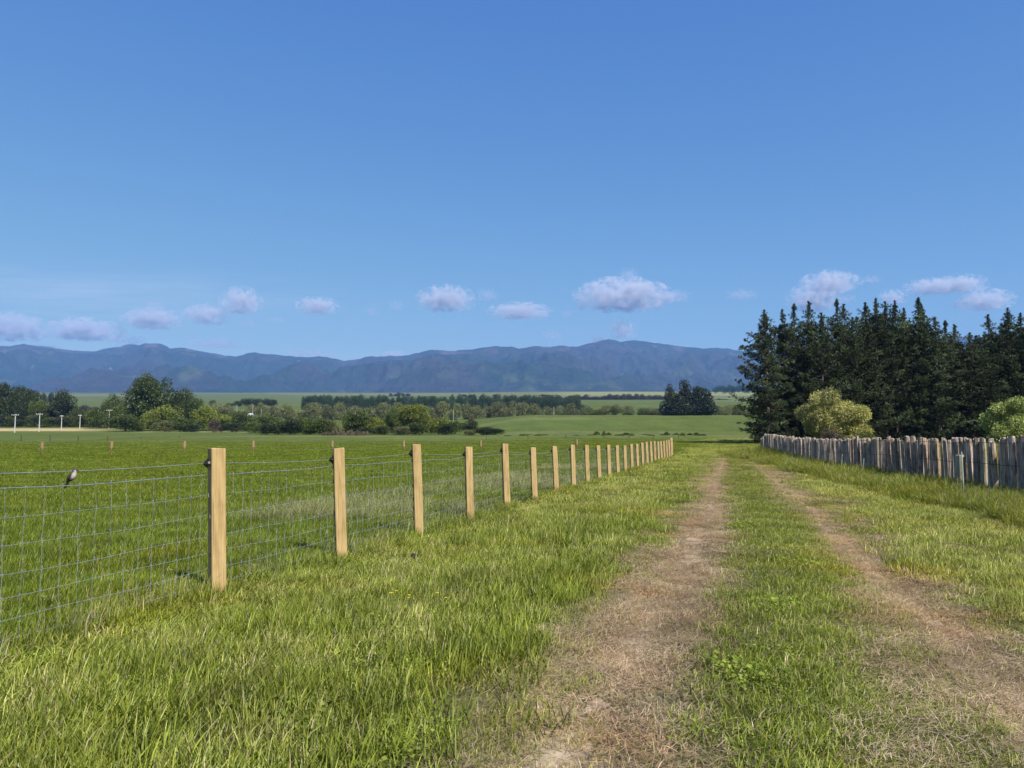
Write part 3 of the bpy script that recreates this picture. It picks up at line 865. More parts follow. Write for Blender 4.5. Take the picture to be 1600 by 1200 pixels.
# knots
vo = N(nt, 'ShaderNodeTexVoronoi'); vo.inputs['Scale'].default_value = 4.2
mp3 = N(nt, 'ShaderNodeMapping'); mp3.inputs['Scale'].default_value = (1.6, 1.6, 1)
nt.links.new(ad2.outputs[0], mp3.inputs[0]); nt.links.new(mp3.outputs[0], vo.inputs['Vector'])
c = mul(nt, c, ramp(nt, [(.0, (.35, .22, .14)), (.05, (.5, .36, .26)), (.085, (1, 1, 1))], vo.outputs['Distance']))
# drying checks: thin dark cracks running up the grain, and a soil-stained foot
mp4 = N(nt, 'ShaderNodeMapping'); mp4.inputs['Scale'].default_value = (1, 1, .022)
nt.links.new(ad2.outputs[0], mp4.inputs[0])
ck = noise(nt, mp4.outputs[0], 70, 2, .5)
c = mul(nt, c, ramp(nt, [(.285, (.30, .22, .16)), (.325, (1, 1, 1))], ck))
sz = N(nt, 'ShaderNodeSeparateXYZ'); nt.links.new(tc.outputs['Object'], sz.inputs[0])
az = N(nt, 'ShaderNodeMath', operation='MULTIPLY_ADD'); az.inputs[1].default_value = .35; nt.links.new(g2, az.inputs[0]); nt.links.new(sz.outputs[2], az.inputs[2])
c = mul(nt, c, ramp(nt, [(.16, (.50, .47, .36)), (.30, (1, 1, 1))], az.outputs[0]))
b = N(nt, 'ShaderNodeBsdfPrincipled'); b.inputs['Roughness'].default_value = .75; b.inputs['Specular IOR Level'].default_value = .25
nt.links.new(c, b.inputs['Base Color'])
bp = N(nt, 'ShaderNodeBump'); bp.inputs['Strength'].default_value = .5; bp.inputs['Distance'].default_value = .004
nt.links.new(g1, bp.inputs['Height']); nt.links.new(bp.outputs[0], b.inputs['Normal'])
nt.links.new(b.outputs[0], out.inputs[0])
MAT_NEWWOOD = m
MAT_BLACK = mat_simple('black_plastic', (.012, .012, .013), .5)
MAT_WIRE = mat_simple('galvanised_wire', (.24, .265, .31), .5, .2, nscale=20, spread=.15)
MAT_STAPLE = mat_simple('staple_steel', (.10, .10, .10), .5, .6)

def fence_line(y): return -3.93 + .283 * y
FA = math.atan(.283)            # fence direction, clockwise from +Y
TOPV = [700, 700, 694, 698, 693.2, 699, 697, 695, 695, 696, 695, 696, 696, 694, 693.6, 691.5, 690.5, 690, 689.5, 690, 689.5, 689, 688, 687, 684]
PY = [5.9 + 1.9125 * i for i in range(25)]
fence = thing('netting_fence', 'new fence of square pale timber posts with wire netting along the track', 'fence', (fence_line(5.9), 5.9, 0))
FO = Vector(fence.location)
def post_mesh(h, w):
    """square sawn post with slightly worn edges, cut top"""
    bm_ = MB()
    c_ = .006
    prof = [(-w/2+c_, -w/2), (w/2-c_, -w/2), (w/2, -w/2+c_), (w/2, w/2-c_), (w/2-c_, w/2), (-w/2+c_, w/2), (-w/2, w/2-c_), (-w/2, -w/2+c_)]
    zs = [-.3, 0, .3 * h, .6 * h, h - .006, h]
    ox = random.uniform(-.006, .006)
    for i, z in enumerate(zs):
        k = 1 if i < 5 else .94
        bow = ox * math.sin(math.pi * max(0, z) / h)
        tl = .004 * random.uniform(-1, 1)
        for a, b2 in prof: bm_.v.append(Vector((a * k + bow, b2 * k, z + (tl * a / w * 2 if i >= 4 else 0))))
    n = 8
    for i in range(len(zs) - 1):
        for k in range(n): bm_.f.append((i*n+k, i*n+(k+1) % n, (i+1)*n+(k+1) % n, (i+1)*n+k))
    bm_.f.append(tuple(range((len(zs)-1)*n, len(zs)*n)))
    bm_.f.append(tuple(reversed(range(n))))
    return bm_.mesh('post')
PROT = [37, 21, 16, 13, 12, 11]
posts = []
allY = [5.9 - 1.9125 * 3, 5.9 - 1.9125 * 2, 5.9 - 1.9125] + PY
for i, y in enumerate(allY):
    x = fence_line(y) + (.035 if i == 3 else .008); z0 = Hs(x, y)
    if i >= 3:
        u0 = 1140 - 4716 / y
        zt = at(u0, TOPV[i - 3], y).z
    else: zt = 1.13
    h = zt - z0
    w = .106 if i < 27 else .15
    p = obj('post', post_mesh(h, w), MAT_NEWWOOD, fence)
    p.location = Vector((x, y, z0)) - FO
    p.rotation_euler = (R(random.uniform(-.8, .8)), R(-2.0 + random.uniform(-.7, .7)), R(PROT[i - 3] if 3 <= i < 9 else 9 - .25 * (i - 9)) + R(random.uniform(-2.5, 2.5)))
    if i < 25:
        # black insulator on the paddock side near the top
        ins = MB()
        ins.tube([(-w/2 + .004, 0, zt - z0 - .115), (-w/2 - .018, 0, zt - z0 - .115)], [.026, .022], 8)
        ins.tube([(-w/2 - .018, 0, zt - z0 - .115), (-w/2 - .046, 0, zt - z0 - .118)], [.034, .006], 8)
        ins.box((-w/2 - .006, 0, zt - z0 - .115), (.014, .03, .085))
        ins.build('insulator', MAT_BLACK, p)
    if 2 <= i < 10:
        for zz in (.93, .775, .62, .46, .335, .21, .10):
            stp = MB(); stp.box((-w/2 - .004, random.uniform(-.02, .02), zz - z0), (.012, .012, .030), Euler((R(random.uniform(-25, 25)), 0, 0)).to_matrix())
            stp.build('staple', MAT_STAPLE, p)
    posts.append((x, y, z0))
nrm = Vector((-math.cos(FA), math.sin(FA), 0))       # towards the paddock
wire = MB(); top = MB()
def wr(y, z, off=.062):
    return Vector((fence_line(y), y, z)) + nrm * off - FO
ye = PY[-1]
lines = (.93, .775, .62, .46, .335, .21, .10)
# line wires, one gentle sag between posts
for k, zz in enumerate(lines):
    pts = []
    y = allY[0]
    while y <= ye + .01:
        t = ((y - allY[0]) / 1.9125) % 1
        sag = .010 * math.sin(math.pi * t) * (1 + .6 * math.sin(y * 1.3 + k))
        base = float(np.interp(y, [q[1] for q in posts], [q[2] for q in posts])) if y > 14 else 0
        z = zz - sag + base * .6 + (float(np.interp(y, [14, 22, 34, 48], [0, -.05, -.04, .0])))
        pts.append(wr(y, z + .004 * math.sin(y * 5 + k * 2)))
        y += .24 if y < 20 else .48
    wire.tube(pts, .0014 if k else .0022, 3 if k else 4)
y = allY[0] + .05; j = 0
while y < ye:
    base = float(np.interp(y, [q[1] for q in posts], [q[2] for q in posts])) if y > 14 else 0
    dz = base * .6 + float(np.interp(y, [14, 22, 34, 48], [0, -.05, -.04, .0]))
    jt = random.uniform(-.012, .012)
    pts = [wr(y + jt * (i % 2) + random.uniform(-.004, .004), zz + dz, .062) for i, zz in enumerate(lines)]
    wire.tube(pts, .00115, 3)
    if y < 16:
        for q in pts:                                     # knots at the crossings
            wire.box(q, (.004, .008, .008), Euler((random.uniform(-.4, .4), 0, -FA)).to_matrix())
    y += .122; j += 1
wire.build('wire_netting', MAT_WIRE, fence)
pts = []
y = allY[0]
while y <= ye:
    t = ((y - allY[0]) / 1.9125) % 1
    i = (y - 5.9) / 1.9125
    zt = float(np.interp(i, range(25), [at(1140 - 4716 / a, v, a).z for a, v in zip(PY, TOPV)])) if i >= 0 else 1.13
    pts.append(wr(y, min(zt - .115, 1.03) - .012 * math.sin(math.pi * t), .10)); y += .2
top.tube(pts, .0020, 4)
top.build('top_wire', MAT_WIRE, fence)

# ------------------------------------------------------------------ little bird on the netting
def bird():
    y = 4.675
    base = Vector((fence_line(y), y, 0)) + nrm * .062
    r = thing('small_bird', 'small grey-brown bird with a pale breast perched on the top netting wire', 'bird', (base.x, base.y, .934))
    m, nt, out = newmat('bird_plumage')
    tc = N(nt, 'ShaderNodeTexCoord'); sep = N(nt, 'ShaderNodeSeparateXYZ'); nt.links.new(tc.outputs['Object'], sep.inputs[0])
    # pale below and in front, grey-brown on the back and cap
    dt = N(nt, 'ShaderNodeVectorMath', operation='DOT_PRODUCT'); dt.inputs[1].default_value = (26, -9, -9)
    nt.links.new(tc.outputs['Object'], dt.inputs[0])
    ns = noise(nt, tc.outputs['Object'], 90, 3)
    am = N(nt, 'ShaderNodeMath', operation='ADD'); nt.links.new(dt.outputs['Value'], am.inputs[0])
    m1 = N(nt, 'ShaderNodeMath', operation='MULTIPLY'); m1.inputs[1].default_value = .5; nt.links.new(ns, m1.inputs[0]); nt.links.new(m1.outputs[0], am.inputs[1])
    c = ramp(nt, [(0, (.06, .045, .04)), (.1, (.16, .12, .11)), (.3, (.44, .38, .37)), (.6, (.58, .52, .50))], am.outputs[0])
    b = N(nt, 'ShaderNodeBsdfPrincipled'); b.inputs['Roughness'].default_value = .9
    nt.links.new(c, b.inputs['Base Color']); nt.links.new(b.outputs[0], out.inputs[0])
    sp_ = [(-.030, 0, .008), (-.022, 0, .018), (-.010, 0, .030), (.000, 0, .044), (.006, 0, .056), (.009, 0, .064), (.011, 0, .071), (.013, 0, .078), (.015, 0, .084), (.016, 0, .087)]
    rd = [.004, .012, .0185, .0205, .018, .0140, .0132, .0130, .0085, .002]
    mb = MB(); mb.tube(sp_, rd, 14)
    bo = mb.build('body', m, r, True)
    bo.modifiers.new('s', 'SUBSURF').render_levels = 1
    MAT_WING = mat_simple('bird_wing', (.045, .035, .03), .85, nscale=60, spread=.4)
    for sgn in (-1, 1):
        w = MB(); w.tube([(.002, .013 * sgn, .056), (-.008, .0175 * sgn, .044), (-.022, .015 * sgn, .026), (-.040, .008 * sgn, .002)], [.005, .0085, .0075, .002], 6)
        w.build('wing', MAT_WING, r, True)
    t = MB(); t.box((-.042, 0, -.010), (.008, .014, .052), Euler((0, R(32), 0)).to_matrix(), .8); t.build('tail', MAT_WING, r)
    k = MB(); k.tube([(.024, 0, .078), (.034, 0, .0765), (.041, 0, .0755)], [.005, .0032, .0006], 6); k.build('beak', MAT_WING, r)
    e = MB()
    for sgn in (-1, 1): e.tube([(.019, .0095 * sgn, .081), (.0195, .0125 * sgn, .0812)], [.0022, .001], 6)
    e.build('eyes', MAT_BLACK, r)
    for sgn in (-1, 1):
        l = MB(); l.tube([(-.004, .006 * sgn, .020), (.004, .006 * sgn, .008), (-.001, .006 * sgn, .002)], .0012, 5)
        l.tube([(-.006, .006 * sgn, .003), (.002, .006 * sgn, .0042), (.006, .006 * sgn, .000)], .0011, 4)
        l.build('leg', MAT_WING, r)
    r.rotation_euler = (0, 0, R(-12))
bird()

# ------------------------------------------------------------------ far side fence of the paddock
MAT_OLDPOST = mat_simple('brown_fence_post', (.26, .175, .085), .9, nscale=5, spread=.35, stretch=(1, 1, .2))
ff = thing('paddock_fence', 'brown round-post wire fence across the far side of the paddock', 'fence', (at(66, 710, 59).x, 59, 0))
fo = Vector(ff.location)
FP = [(-150, 712, 687, 57.5), (-42, 711.5, 688, 58), (66, 713, 690, 59), (174, 713, 689, 59.6), (288, 711, 688.5, 61), (395.5, 711, 688, 62.5), (519, 709.5, 688, 64.5), (631, 709.5, 688, 66.5), (751, 709, 687.5, 69), (901, 706, 686.5, 75), (1000, 704, 687, 80)]
fp = []
for (u, vb, vt, Y) in FP[:-1]:
    p = at(u, 700, Y); z0 = Hs(p.x, Y); h = at(u, vt, Y).z - z0
    mb = MB(); mb.tube([(0, 0, -.2), (0, 0, h * .5), (.01, 0, h - .02), (.01, 0, h)], [.115, .112, .108, .10], 9)
    o = mb.build('post', MAT_OLDPOST, ff, False)
    o.location = Vector((p.x, Y, z0)) - fo; o.rotation_euler = (0, R(random.uniform(-2, 2)), random.uniform(0, 6))
    fp.append(Vector((p.x, Y, z0)))
w = MB()
for hz in (.35, .6, .85, 1.02):
    w.tube([q + Vector((0, -.09, hz)) - fo for q in fp], .0022, 3)
w.build('fence_wire', MAT_WIRE, ff)

# dark thin-post fence further off
MAT_DKPOST = mat_simple('dark_fence_post', (.05, .04, .03), .9)
df = thing('old_wire_fence', 'thin dark-post wire fence beyond the drain of the left paddock', 'fence', (at(33, 690, 150).x, 150, 0.8))
fo = Vector(df.location); fp = []
for (u, vt, Y) in [(-60, 679, 138), (-12, 679, 140), (33, 680, 142), (78, 680, 143), (122, 681, 147), (168, 682, 158), (220, 682, 170), (280, 682, 180)]:
    p = at(u, 690, Y); z0 = Hs(p.x, Y); h = at(u, vt, Y).z - z0
    mb = MB(); mb.tube([(0, 0, -.2), (0, 0, h)], [.085, .07], 7)
    o = mb.build('post', MAT_DKPOST, df); o.location = Vector((p.x, Y, z0)) - fo
    fp.append(Vector((p.x, Y, z0)))
w = MB()
for hz in (.4, .7, 1.0):
    w.tube([q + Vector((0, -.09, hz)) - fo for q in fp], .003, 3)
w.build('fence_wire', MAT_WIRE, df)
MAT_BATTEN = mat_simple('grey_batten', (.42, .42, .38), .8)
df2 = thing('hill_fence', 'thin grey-post wire fence at the foot of the green hill', 'fence', (at(825, 690, 150).x, 150, 0.8))
fo = Vector(df2.location); fp = []
for (u, vt, Y) in [(760, 682.5, 150), (825, 681.5, 150), (884, 682, 149), (944, 682, 148), (983, 682, 147), (1021, 682.5, 146), (1060, 683, 145)]:
    p = at(u, 690, Y); z0 = Hs(p.x, Y); h = max(.7, at(u, vt, Y).z - z0)
    mb = MB(); mb.tube([(0, 0, -.2), (0, 0, h)], [.065, .055], 7)
    o = mb.build('post', MAT_DKPOST, df2); o.location = Vector((p.x, Y, z0)) - fo
    fp.append(Vector((p.x, Y, z0)))
w = MB()
for hz in (.4, .7): w.tube([q + Vector((0, -.07, hz)) - fo for q in fp], .003, 3)
w.build('fence_wire', MAT_WIRE, df2)

# ------------------------------------------------------------------ old split-timber paling fence on the right
m, nt, out = newmat('weathered_split_timber')
tc = N(nt, 'ShaderNodeTexCoord'); oi = N(nt, 'ShaderNodeObjectInfo')
cmb = N(nt, 'ShaderNodeCombineXYZ'); mth = N(nt, 'ShaderNodeMath', operation='MULTIPLY'); mth.inputs[1].default_value = 37
nt.links.new(oi.outputs['Random'], mth.inputs[0]); nt.links.new(mth.outputs[0], cmb.inputs[0]); nt.links.new(mth.outputs[0], cmb.inputs[2])
mp = N(nt, 'ShaderNodeMapping'); mp.inputs['Scale'].default_value = (1, 1, .07)
nt.links.new(tc.outputs['Object'], mp.inputs[0])
ad = N(nt, 'ShaderNodeVectorMath', operation='ADD'); nt.links.new(mp.outputs[0], ad.inputs[0]); nt.links.new(cmb.outputs[0], ad.inputs[1])
ad2 = N(nt, 'ShaderNodeVectorMath', operation='ADD'); nt.links.new(tc.outputs['Object'], ad2.inputs[0]); nt.links.new(cmb.outputs[0], ad2.inputs[1])
g1 = noise(nt, ad.outputs[0], 42, 6, .7)
g2 = noise(nt, ad2.outputs[0], 6, 4, .65)
c = ramp(nt, [(.30, (.035, .026, .020)), (.41, (.19, .145, .11)), (.53, (.38, .31, .25)), (.72, (.60, .51, .43))], g1)
c = mul(nt, c, ramp(nt, [(.3, (.68, .60, .50)), (.5, (1, 1, 1)), (.75, (1.15, 1.16, 1.2))], g2))
hs = N(nt, 'ShaderNodeMix', data_type='RGBA', blend_type='MULTIPLY'); hs.inputs[0].default_value = 1
rr_ = ramp(nt, [(0, (.42, .40, .40)), (.12, (.85, .84, .86)), (.45, (1.1, 1.05, 1.05)), (.62, (1.25, .98, .82)), (.7, (.95, 1.0, .85)), (1, (1.3, 1.25, 1.25))], oi.outputs['Random'])
nt.links.new(c, hs.inputs[6]); nt.links.new(rr_, hs.inputs[7])
b = N(nt, 'ShaderNodeBsdfPrincipled'); b.inputs['Roughness'].default_value = .9; b.inputs['Specular IOR Level'].default_value = .2
nt.links.new(hs.outputs[2], b.inputs['Base Color'])
bp = N(nt, 'ShaderNodeBump'); bp.inputs['Strength'].default_value = 1; bp.inputs['Distance'].default_value = .02
nt.links.new(g1, bp.inputs['Height']); nt.links.new(bp.outputs[0], b.inputs['Normal'])
nt.links.new(b.outputs[0], out.inputs[0])
MAT_PALING = m
MAT_RUSTWIRE = mat_simple('dark_rusty_wire', (.04, .032, .03), .8, .3)
def pale_line(y): return 7.0 + .2 * y
PA = math.atan(.2)
def paling(mb, org, rotz, h, w, d, rng):
    """split timber: irregular many-sided section, ragged leaning top"""
    n = 8
    ang = [2 * math.pi * (k + rng.uniform(-.3, .3)) / n for k in range(n)]
    rad = [rng.uniform(.75, 1.15) for _ in range(n)]
    zs = [-.15, .0, h * .3, h * .62, h * .9, h]
    base = len(mb.v)
    lx, ly = rng.uniform(-.035, .035), rng.uniform(-.03, .03)
    rz = Matrix.Rotation(rotz, 3, 'Z')
    tz = [rng.uniform(-.035, .02) for _ in range(n)]
    tw = rng.uniform(-.3, .3)
    for i, z in enumerate(zs):
        k = (1.06, 1.05, 1, .98, .95, .86)[i]
        for j in range(n):
            rr = rad[j] * k * rng.uniform(.92, 1.07)
            a = ang[j] + tw * z
            p = Vector((math.cos(a) * rr * d / 2 + lx * z, math.sin(a) * rr * w / 2 + ly * z, z + (tz[j] if i == 5 else 0)))
            mb.v.append(rz @ p + org)
    for i in range(len(zs) - 1):
        for j in range(n): mb.f.append((base+i*n+j, base+i*n+(j+1) % n, base+(i+1)*n+(j+1) % n, base+(i+1)*n+j))
    mb.f.append(tuple(base + (len(zs)-1)*n + j for j in range(n)))
    mb.f.append(tuple(base + j for j in reversed(range(n))))
pf = thing('paling_fence', 'old fence of grey weathered split timber palings with rusty wires', 'fence', (pale_line(15), 15, 0))
po = Vector(pf.location)
rg = random.Random(12)
y = 9.0; n_p = 0
rest = MB(); tops = []
while y < 57:
    tall = rg.random() < .06
    w = rg.uniform(.08, .18); d = rg.uniform(.09, .14)
    if tall: w = .17; d = .15
    gap = rg.uniform(.005, .035) + (.06 if rg.random() < .12 else 0)
    x = pale_line(y) + rg.uniform(-.03, .03) + (.0 if not tall else -.09)
    z0 = Hs(x, y)
    h = (1.22 if y < 22 else 1.2) + rg.uniform(-.05, .03) + (.07 if tall else 0)
    if rg.random() < .03: h *= .72
    if y > 54: z0 -= (y - 54) * .10
    visible = (x / max(y, .1)) < .70
    if visible and n_p < 98:
        mb = MB(); paling(mb, Vector((0, 0, 0)), -PA, h, w, d, rg)
        o = mb.build('paling', MAT_PALING, pf); o.location = Vector((x, y, z0)) - po
        n_p += 1
    else:
        paling(rest, Vector((x, y, z0)) - po, -PA, h, w, d, rg)
    tops.append((x, y, z0))
    y += (w + gap) * .98
ro = rest.build('palings', MAT_PALING, pf); ro['kind'] = 'stuff'
w = MB()
for hz in (.68, 1.13):
    pts = []
    for i, (a, b_, c_) in enumerate(tops[::6]):
        pts.append(Vector((a - .13, b_, c_ + hz + .02 * math.sin(i * 1.7))) - po)
    w.tube(pts, .0055, 4)
w.build('fence_wire', MAT_RUSTWIRE, pf)
# short cut-off post standing in front of the palings
yq = 17.6
mb = MB(); mb.tube([(0, 0, -.1), (0, 0, .3), (0, 0, .83), (0, 0, .85)], [.12, .118, .11, .10], 10)
o = mb.build('cut_post', mat_simple('mossy_post', (.26, .25, .17), .9, nscale=7, spread=.3, stretch=(1, 1, .3)), None)
o.location = (pale_line(yq) - .30, yq, Hs(pale_line(yq) - .3, yq)); tag(o, 'short mossy round post standing against the paling fence', 'post')

# rusty sheet behind the palings
m, nt, out = newmat('orange_rust')
g = N(nt, 'ShaderNodeNewGeometry')
n_ = noise(nt, g.outputs['Position'], 5, 6, .7)
c = ramp(nt, [(.3, (.30, .12, .07)), (.55, (.55, .23, .13)), (.75, (.62, .32, .2))], n_)
b = N(nt, 'ShaderNodeBsdfPrincipled'); b.inputs['Roughness'].default_value = .85
nt.links.new(c, b.inputs['Base Color']); nt.links.new(b.outputs[0], out.inputs[0])
mb = MB()
y0, y1 = 10.0, 16.6
K = 90
for i in range(K + 1):
    y = y0 + (y1 - y0) * i / K
    for dx, z in ((.16, .50), (.22, 1.08)):
        for th in (0, .004): mb.v.append(Vector((pale_line(y) + dx + th + .012 * math.sin(i * 1.25), y, z)))
for i in range(K):
    a = i * 4; b_ = a + 4
    mb.f += [(a, b_, b_+2, a+2), (a+1, a+3, b_+3, b_+1), (a+2, b_+2, b_+3, a+3), (a, a+1, b_+1, b_)]
for a in (0, K * 4): mb.f.append((a, a+2, a+3, a+1))
# low stack of timber carrying the sheet
o = mb.build('rusty_sheet', m, None)
tag(o, 'orange rusty iron sheet leaning behind the near end of the paling fence', 'iron sheet')

# ------------------------------------------------------------------ thin white stakes of the electric fence
MAT_STAKE = mat_simple('pale_stake', (.40, .40, .34), .7, nscale=10, spread=.2)
stk = [(1506, 706, 793, 13.6, 0, 'nearest and tallest thin white stake before the paling fence'), (1346, 719, 749, 23.8, 9, 'leaning thin grey stake, second nearest before the paling fence'),
       (1313, 709, 743, 26.5, 8, 'white stake leaning right, third nearest before the paling fence'), (1290, 704, 727, 33, 1, 'upright white stake, fourth nearest before the paling fence'),
       (1269, 702, 727, 35, 4, 'white stake leaning slightly, fifth nearest before the paling fence'), (1255.5, 695, 719, 40, 1, 'white stake, sixth nearest before the paling fence'),
       (1243.5, 695, 715, 44, 1, 'white stake, seventh nearest before the paling fence'), (1235, 694, 712, 47, 0, 'white stake, eighth nearest before the paling fence'),
       (1227.5, 690, 708, 51, 0, 'white stake, ninth nearest before the paling fence')]
for (u, vt, vb, Y, ln, lb) in stk:
    p = at(u, vb, Y); z0 = Hs(p.x, Y); h = max(.6, at(u, vt, Y).z - z0)
    mb = MB(); rs_ = .0065 if Y > 20 else .0095
    mb.tube([(0, 0, -.1), (.01, 0, h * .5), (0, 0, h - .01), (0, 0, h)], [rs_ * 1.2, rs_ * 1.1, rs_, rs_ * .5], 6)
    mb.box((rs_ * 1.3, 0, h * .92), (.016, .014, .025))
    o = mb.build('fence_stake', MAT_STAKE, None); o.location = (p.x, Y, z0); o.rotation_euler = (0, R(ln), random.uniform(-.2, .2))
    tag(o, lb, 'stake', 'thin stakes before the paling fence')
p = at(1218.5, 700, 48)
mb = MB(); mb.tube([(0, 0, -.1), (0, 0, 1.13), (0, 0, 1.15)], [.075, .07, .06], 8)
o = mb.build('fence_stake', MAT_STAKE, None); o.location = (p.x, 48, Hs(p.x, 48)); tag(o, 'thick pale post near the far corner of the paling fence', 'post')

# ------------------------------------------------------------------ power poles
MAT_CONC = mat_simple('pale_concrete', (.46, .45, .43), .8, nscale=3, spread=.12)
MAT_GREYPOLE = mat_simple('dull_grey_pole', (.25, .25, .22), .85, nscale=3, spread=.15)
MAT_XARM = mat_simple('cross_arm_timber', (.48, .46, .42), .8)
MAT_CER = mat_simple('white_ceramic', (.75, .75, .75), .4)
PP = [(24.3, 647, 685, 272, 1, 'nearest and thickest white power pole, at the left edge'), (62.3, 646, 681, 292, 1, 'second white power pole from the left, with a cross-arm'),
      (68.5, 641, 664, 385, 1, 'farther thin white pole just right of the second one'), (96.7, 649, 678, 312, .5, 'white power pole in front of the round-headed tree'),
      (125.5, 648, 675, 330, .4, 'fourth white power pole in the line, beside the tan field'), (149.2, 649, 672, 345, .3, 'last white power pole at the right end of the line'),
      (171.2, 640, 672, 330, 1.2, 'dull grey power pole with a wide cross-arm beside the bushes'),
      (708.5, 640, 656, 440, 0, 'thin pale pole before the willows, above the lime bushes'), (865.5, 636, 650, 440, 0, 'thin pale pole on the hill crest before the willows'),
      (395.2, 632, 650, 420, 0, 'tallest thin pole behind the shed'), (370.4, 632, 642, 430, 0, 'thin pole over the bushes left of the shed'), (408.5, 639, 650, 430, 0, 'thin pole right of the shed')]
pole_tops = []
for (u, vt, vb, Y, arm, lb) in PP:
    p = at(u, vt, Y); z0 = Hs(p.x, Y) - .3
    if vb < 660 and Y > 380: z0 = min(z0, at(u, vb, Y).z)
    h = p.z - z0
    r = thing('power_pole', lb, 'power pole', (p.x, Y, z0), 0, 'power poles and thin poles of the valley')
    k = 1.0 if Y < 300 else .85
    mt = MAT_GREYPOLE if u == 171.2 else MAT_CONC
    w0 = .26 * k if arm else .16
    mb = MB(); mb.box((0, 0, h / 2), (w0 * 1.25, w0, h), None, .62); mb.build('pole', mt, r)
    if arm:
        a = MB(); a.box((0, -w0 * .62, h - .35), (2.6 if arm >= 1 else 1.5, .12, .14)); ao = a.build('cross_arm', MAT_XARM, r)
        c_ = MB()
        for ix in (-1.15, -.4, .4, 1.15):
            xx = ix * (1 if arm >= 1 else .55)
            c_.tube([(xx, -w0 * .62, h - .28), (xx, -w0 * .62, h - .10), (xx, -w0 * .62, h - .02)], [.05, .075, .03], 6)
        c_.build('insulators', MAT_CER, ao)
        if Y < 350 and u != 171.2 and u != 68.5: pole_tops.append(Vector((p.x, Y - w0 * .62, p.z - .05)))
pl = MB()
ext = pole_tops[0] + (pole_tops[0] - pole_tops[1]) * 1.6
chain = [ext] + pole_tops
for dx in (-1.15, 0, 1.15):
    pts = []
    for a, b_ in zip(chain[:-1], chain[1:]):
        for i in range(9):
            t = i / 8
            q = a.lerp(b_, t); q = q + Vector((dx * .8, 0, -1.2 * 4 * t * (1 - t)))
            pts.append(q)
    pl.tube(pts, .022, 3)
o = pl.build('power_line', MAT_DKPOST, None); tag(o, 'thin power lines strung between the white poles on the left', 'power line')

# ------------------------------------------------------------------ shed
def shed():
    Y = 360
    p = at(391, 655, Y); z0 = Hs(p.x, Y) - .5
    zr = at(391, 646, Y).z - z0; ze = at(391, 650.5, Y).z - z0
    r = thing('farm_shed', 'small farm shed with a white iron roof among the bushes', 'shed', (p.x, Y, z0), R(8))
    L, W = 4.6, 3.0
    mb = MB(); mb.box((0, 0, ze / 2), (L, W * 1.6, ze)); mb.build('wall', mat_simple('dark_shed_wall', (.06, .05, .055), .8), r)
    rf = MB()
    n = len(rf.v)
    ex, ey = L * .5 + .7, W * .8 + .5
    V = [(-ex, -ey, ze), (ex, -ey, ze), (ex, ey, ze), (-ex, ey, ze), (-ex + 1.6, 0, zr), (ex - 2.2, 0, zr)]
    lo = [(a, b_, c_ - .12) for a, b_, c_ in V]
    rf.v = [Vector(q) for q in V + lo]
    rf.f = [(0, 1, 5, 4), (2, 3, 4, 5), (1, 2, 5), (3, 0, 4), (6, 10, 11, 7), (8, 11, 10, 9), (7, 11, 8), (9, 10, 6), (0, 6, 7, 1), (1, 7, 8, 2), (2, 8, 9, 3), (3, 9, 6, 0)]
    rf.build('roof', mat_simple('white_roof_iron', (.70, .72, .76), .5, .1), r)
    d = MB(); d.box((-.4, -W * .8 - .03, ze * .42), (1.6, .06, ze * .8)); d.build('door', mat_simple('shed_door', (.02, .02, .025), .8), r)
    d = MB(); d.box((1.3, -W * .8 - .02, ze * .6), (.7, .05, .6)); d.build('window', mat_simple('shed_window', (.25, .22, .24), .3), r)
shed()

# ------------------------------------------------------------------ small things in the near grass
MAT_CLOD = mat_simple('dark_clod', (.035, .026, .022), .95, nscale=30, spread=.5, bump=1)
p = at(649, 876, 7.62); bmx = MB()
rg = random.Random(3)
for i in range(7):
    q = Vector((rg.uniform(-.05, .05), rg.uniform(-.04, .04), rg.uniform(.0, .05)))
    bmx.tube([q + Vector((-.03, 0, 0)), q + Vector((-.012, 0, .008)), q + Vector((.012, 0, .008)), q + Vector((.03, 0, 0))], [.008, .03, .028, .006], 7)
o = bmx.build('earth_clod', MAT_CLOD, None); o.scale = (.6, .6, .6); o.location = (p.x, p.y, Hs(p.x, p.y) + .03); tag(o, 'small dark clod lying in the grass before the third post', 'clod')
MAT_PETAL = mat_simple('yellow_petal', (.75, .58, .02), .5)
MAT_STEM = mat_simple('green_stem', (.10, .16, .03), .7)
for gi, (u, v, n) in enumerate([(619, 951, 3), (632, 957, 2), (689, 950, 2)]):
    p = at(u, v + 8, CAMZ * F / (v + 8 - 686) )
    r = thing('yellow_flower', ['small clump of yellow flowers in the grass, the left one', 'tiny yellow flower right beside the left clump', 'yellow flower alone to the right of the other two'][gi], 'flower', (p.x, p.y, Hs(p.x, p.y)))
    hd = MB(); st_ = MB()
    for i in range(n):
        a, b_ = rg.uniform(-.05, .05), rg.uniform(-.05, .05); hh = rg.uniform(.12, .17)
        st_.tube([(a * .3, b_ * .3, 0), (a, b_, hh)], .0015, 4)
        for k in range(5):
            t = k * 1.257
            c0 = Vector((a, b_, hh)); e = Vector((math.cos(t), math.sin(t), .35)) * .011; s_ = Vector((-math.sin(t), math.cos(t), 0)) * .006
            j = len(hd.v); hd.v += [c0, c0 + e * .6 + s_, c0 + e, c0 + e * .6 - s_]; hd.f.append((j, j+1, j+2, j+3))
    hd.build('petals', MAT_PETAL, r); st_.build('stems', MAT_STEM, r)

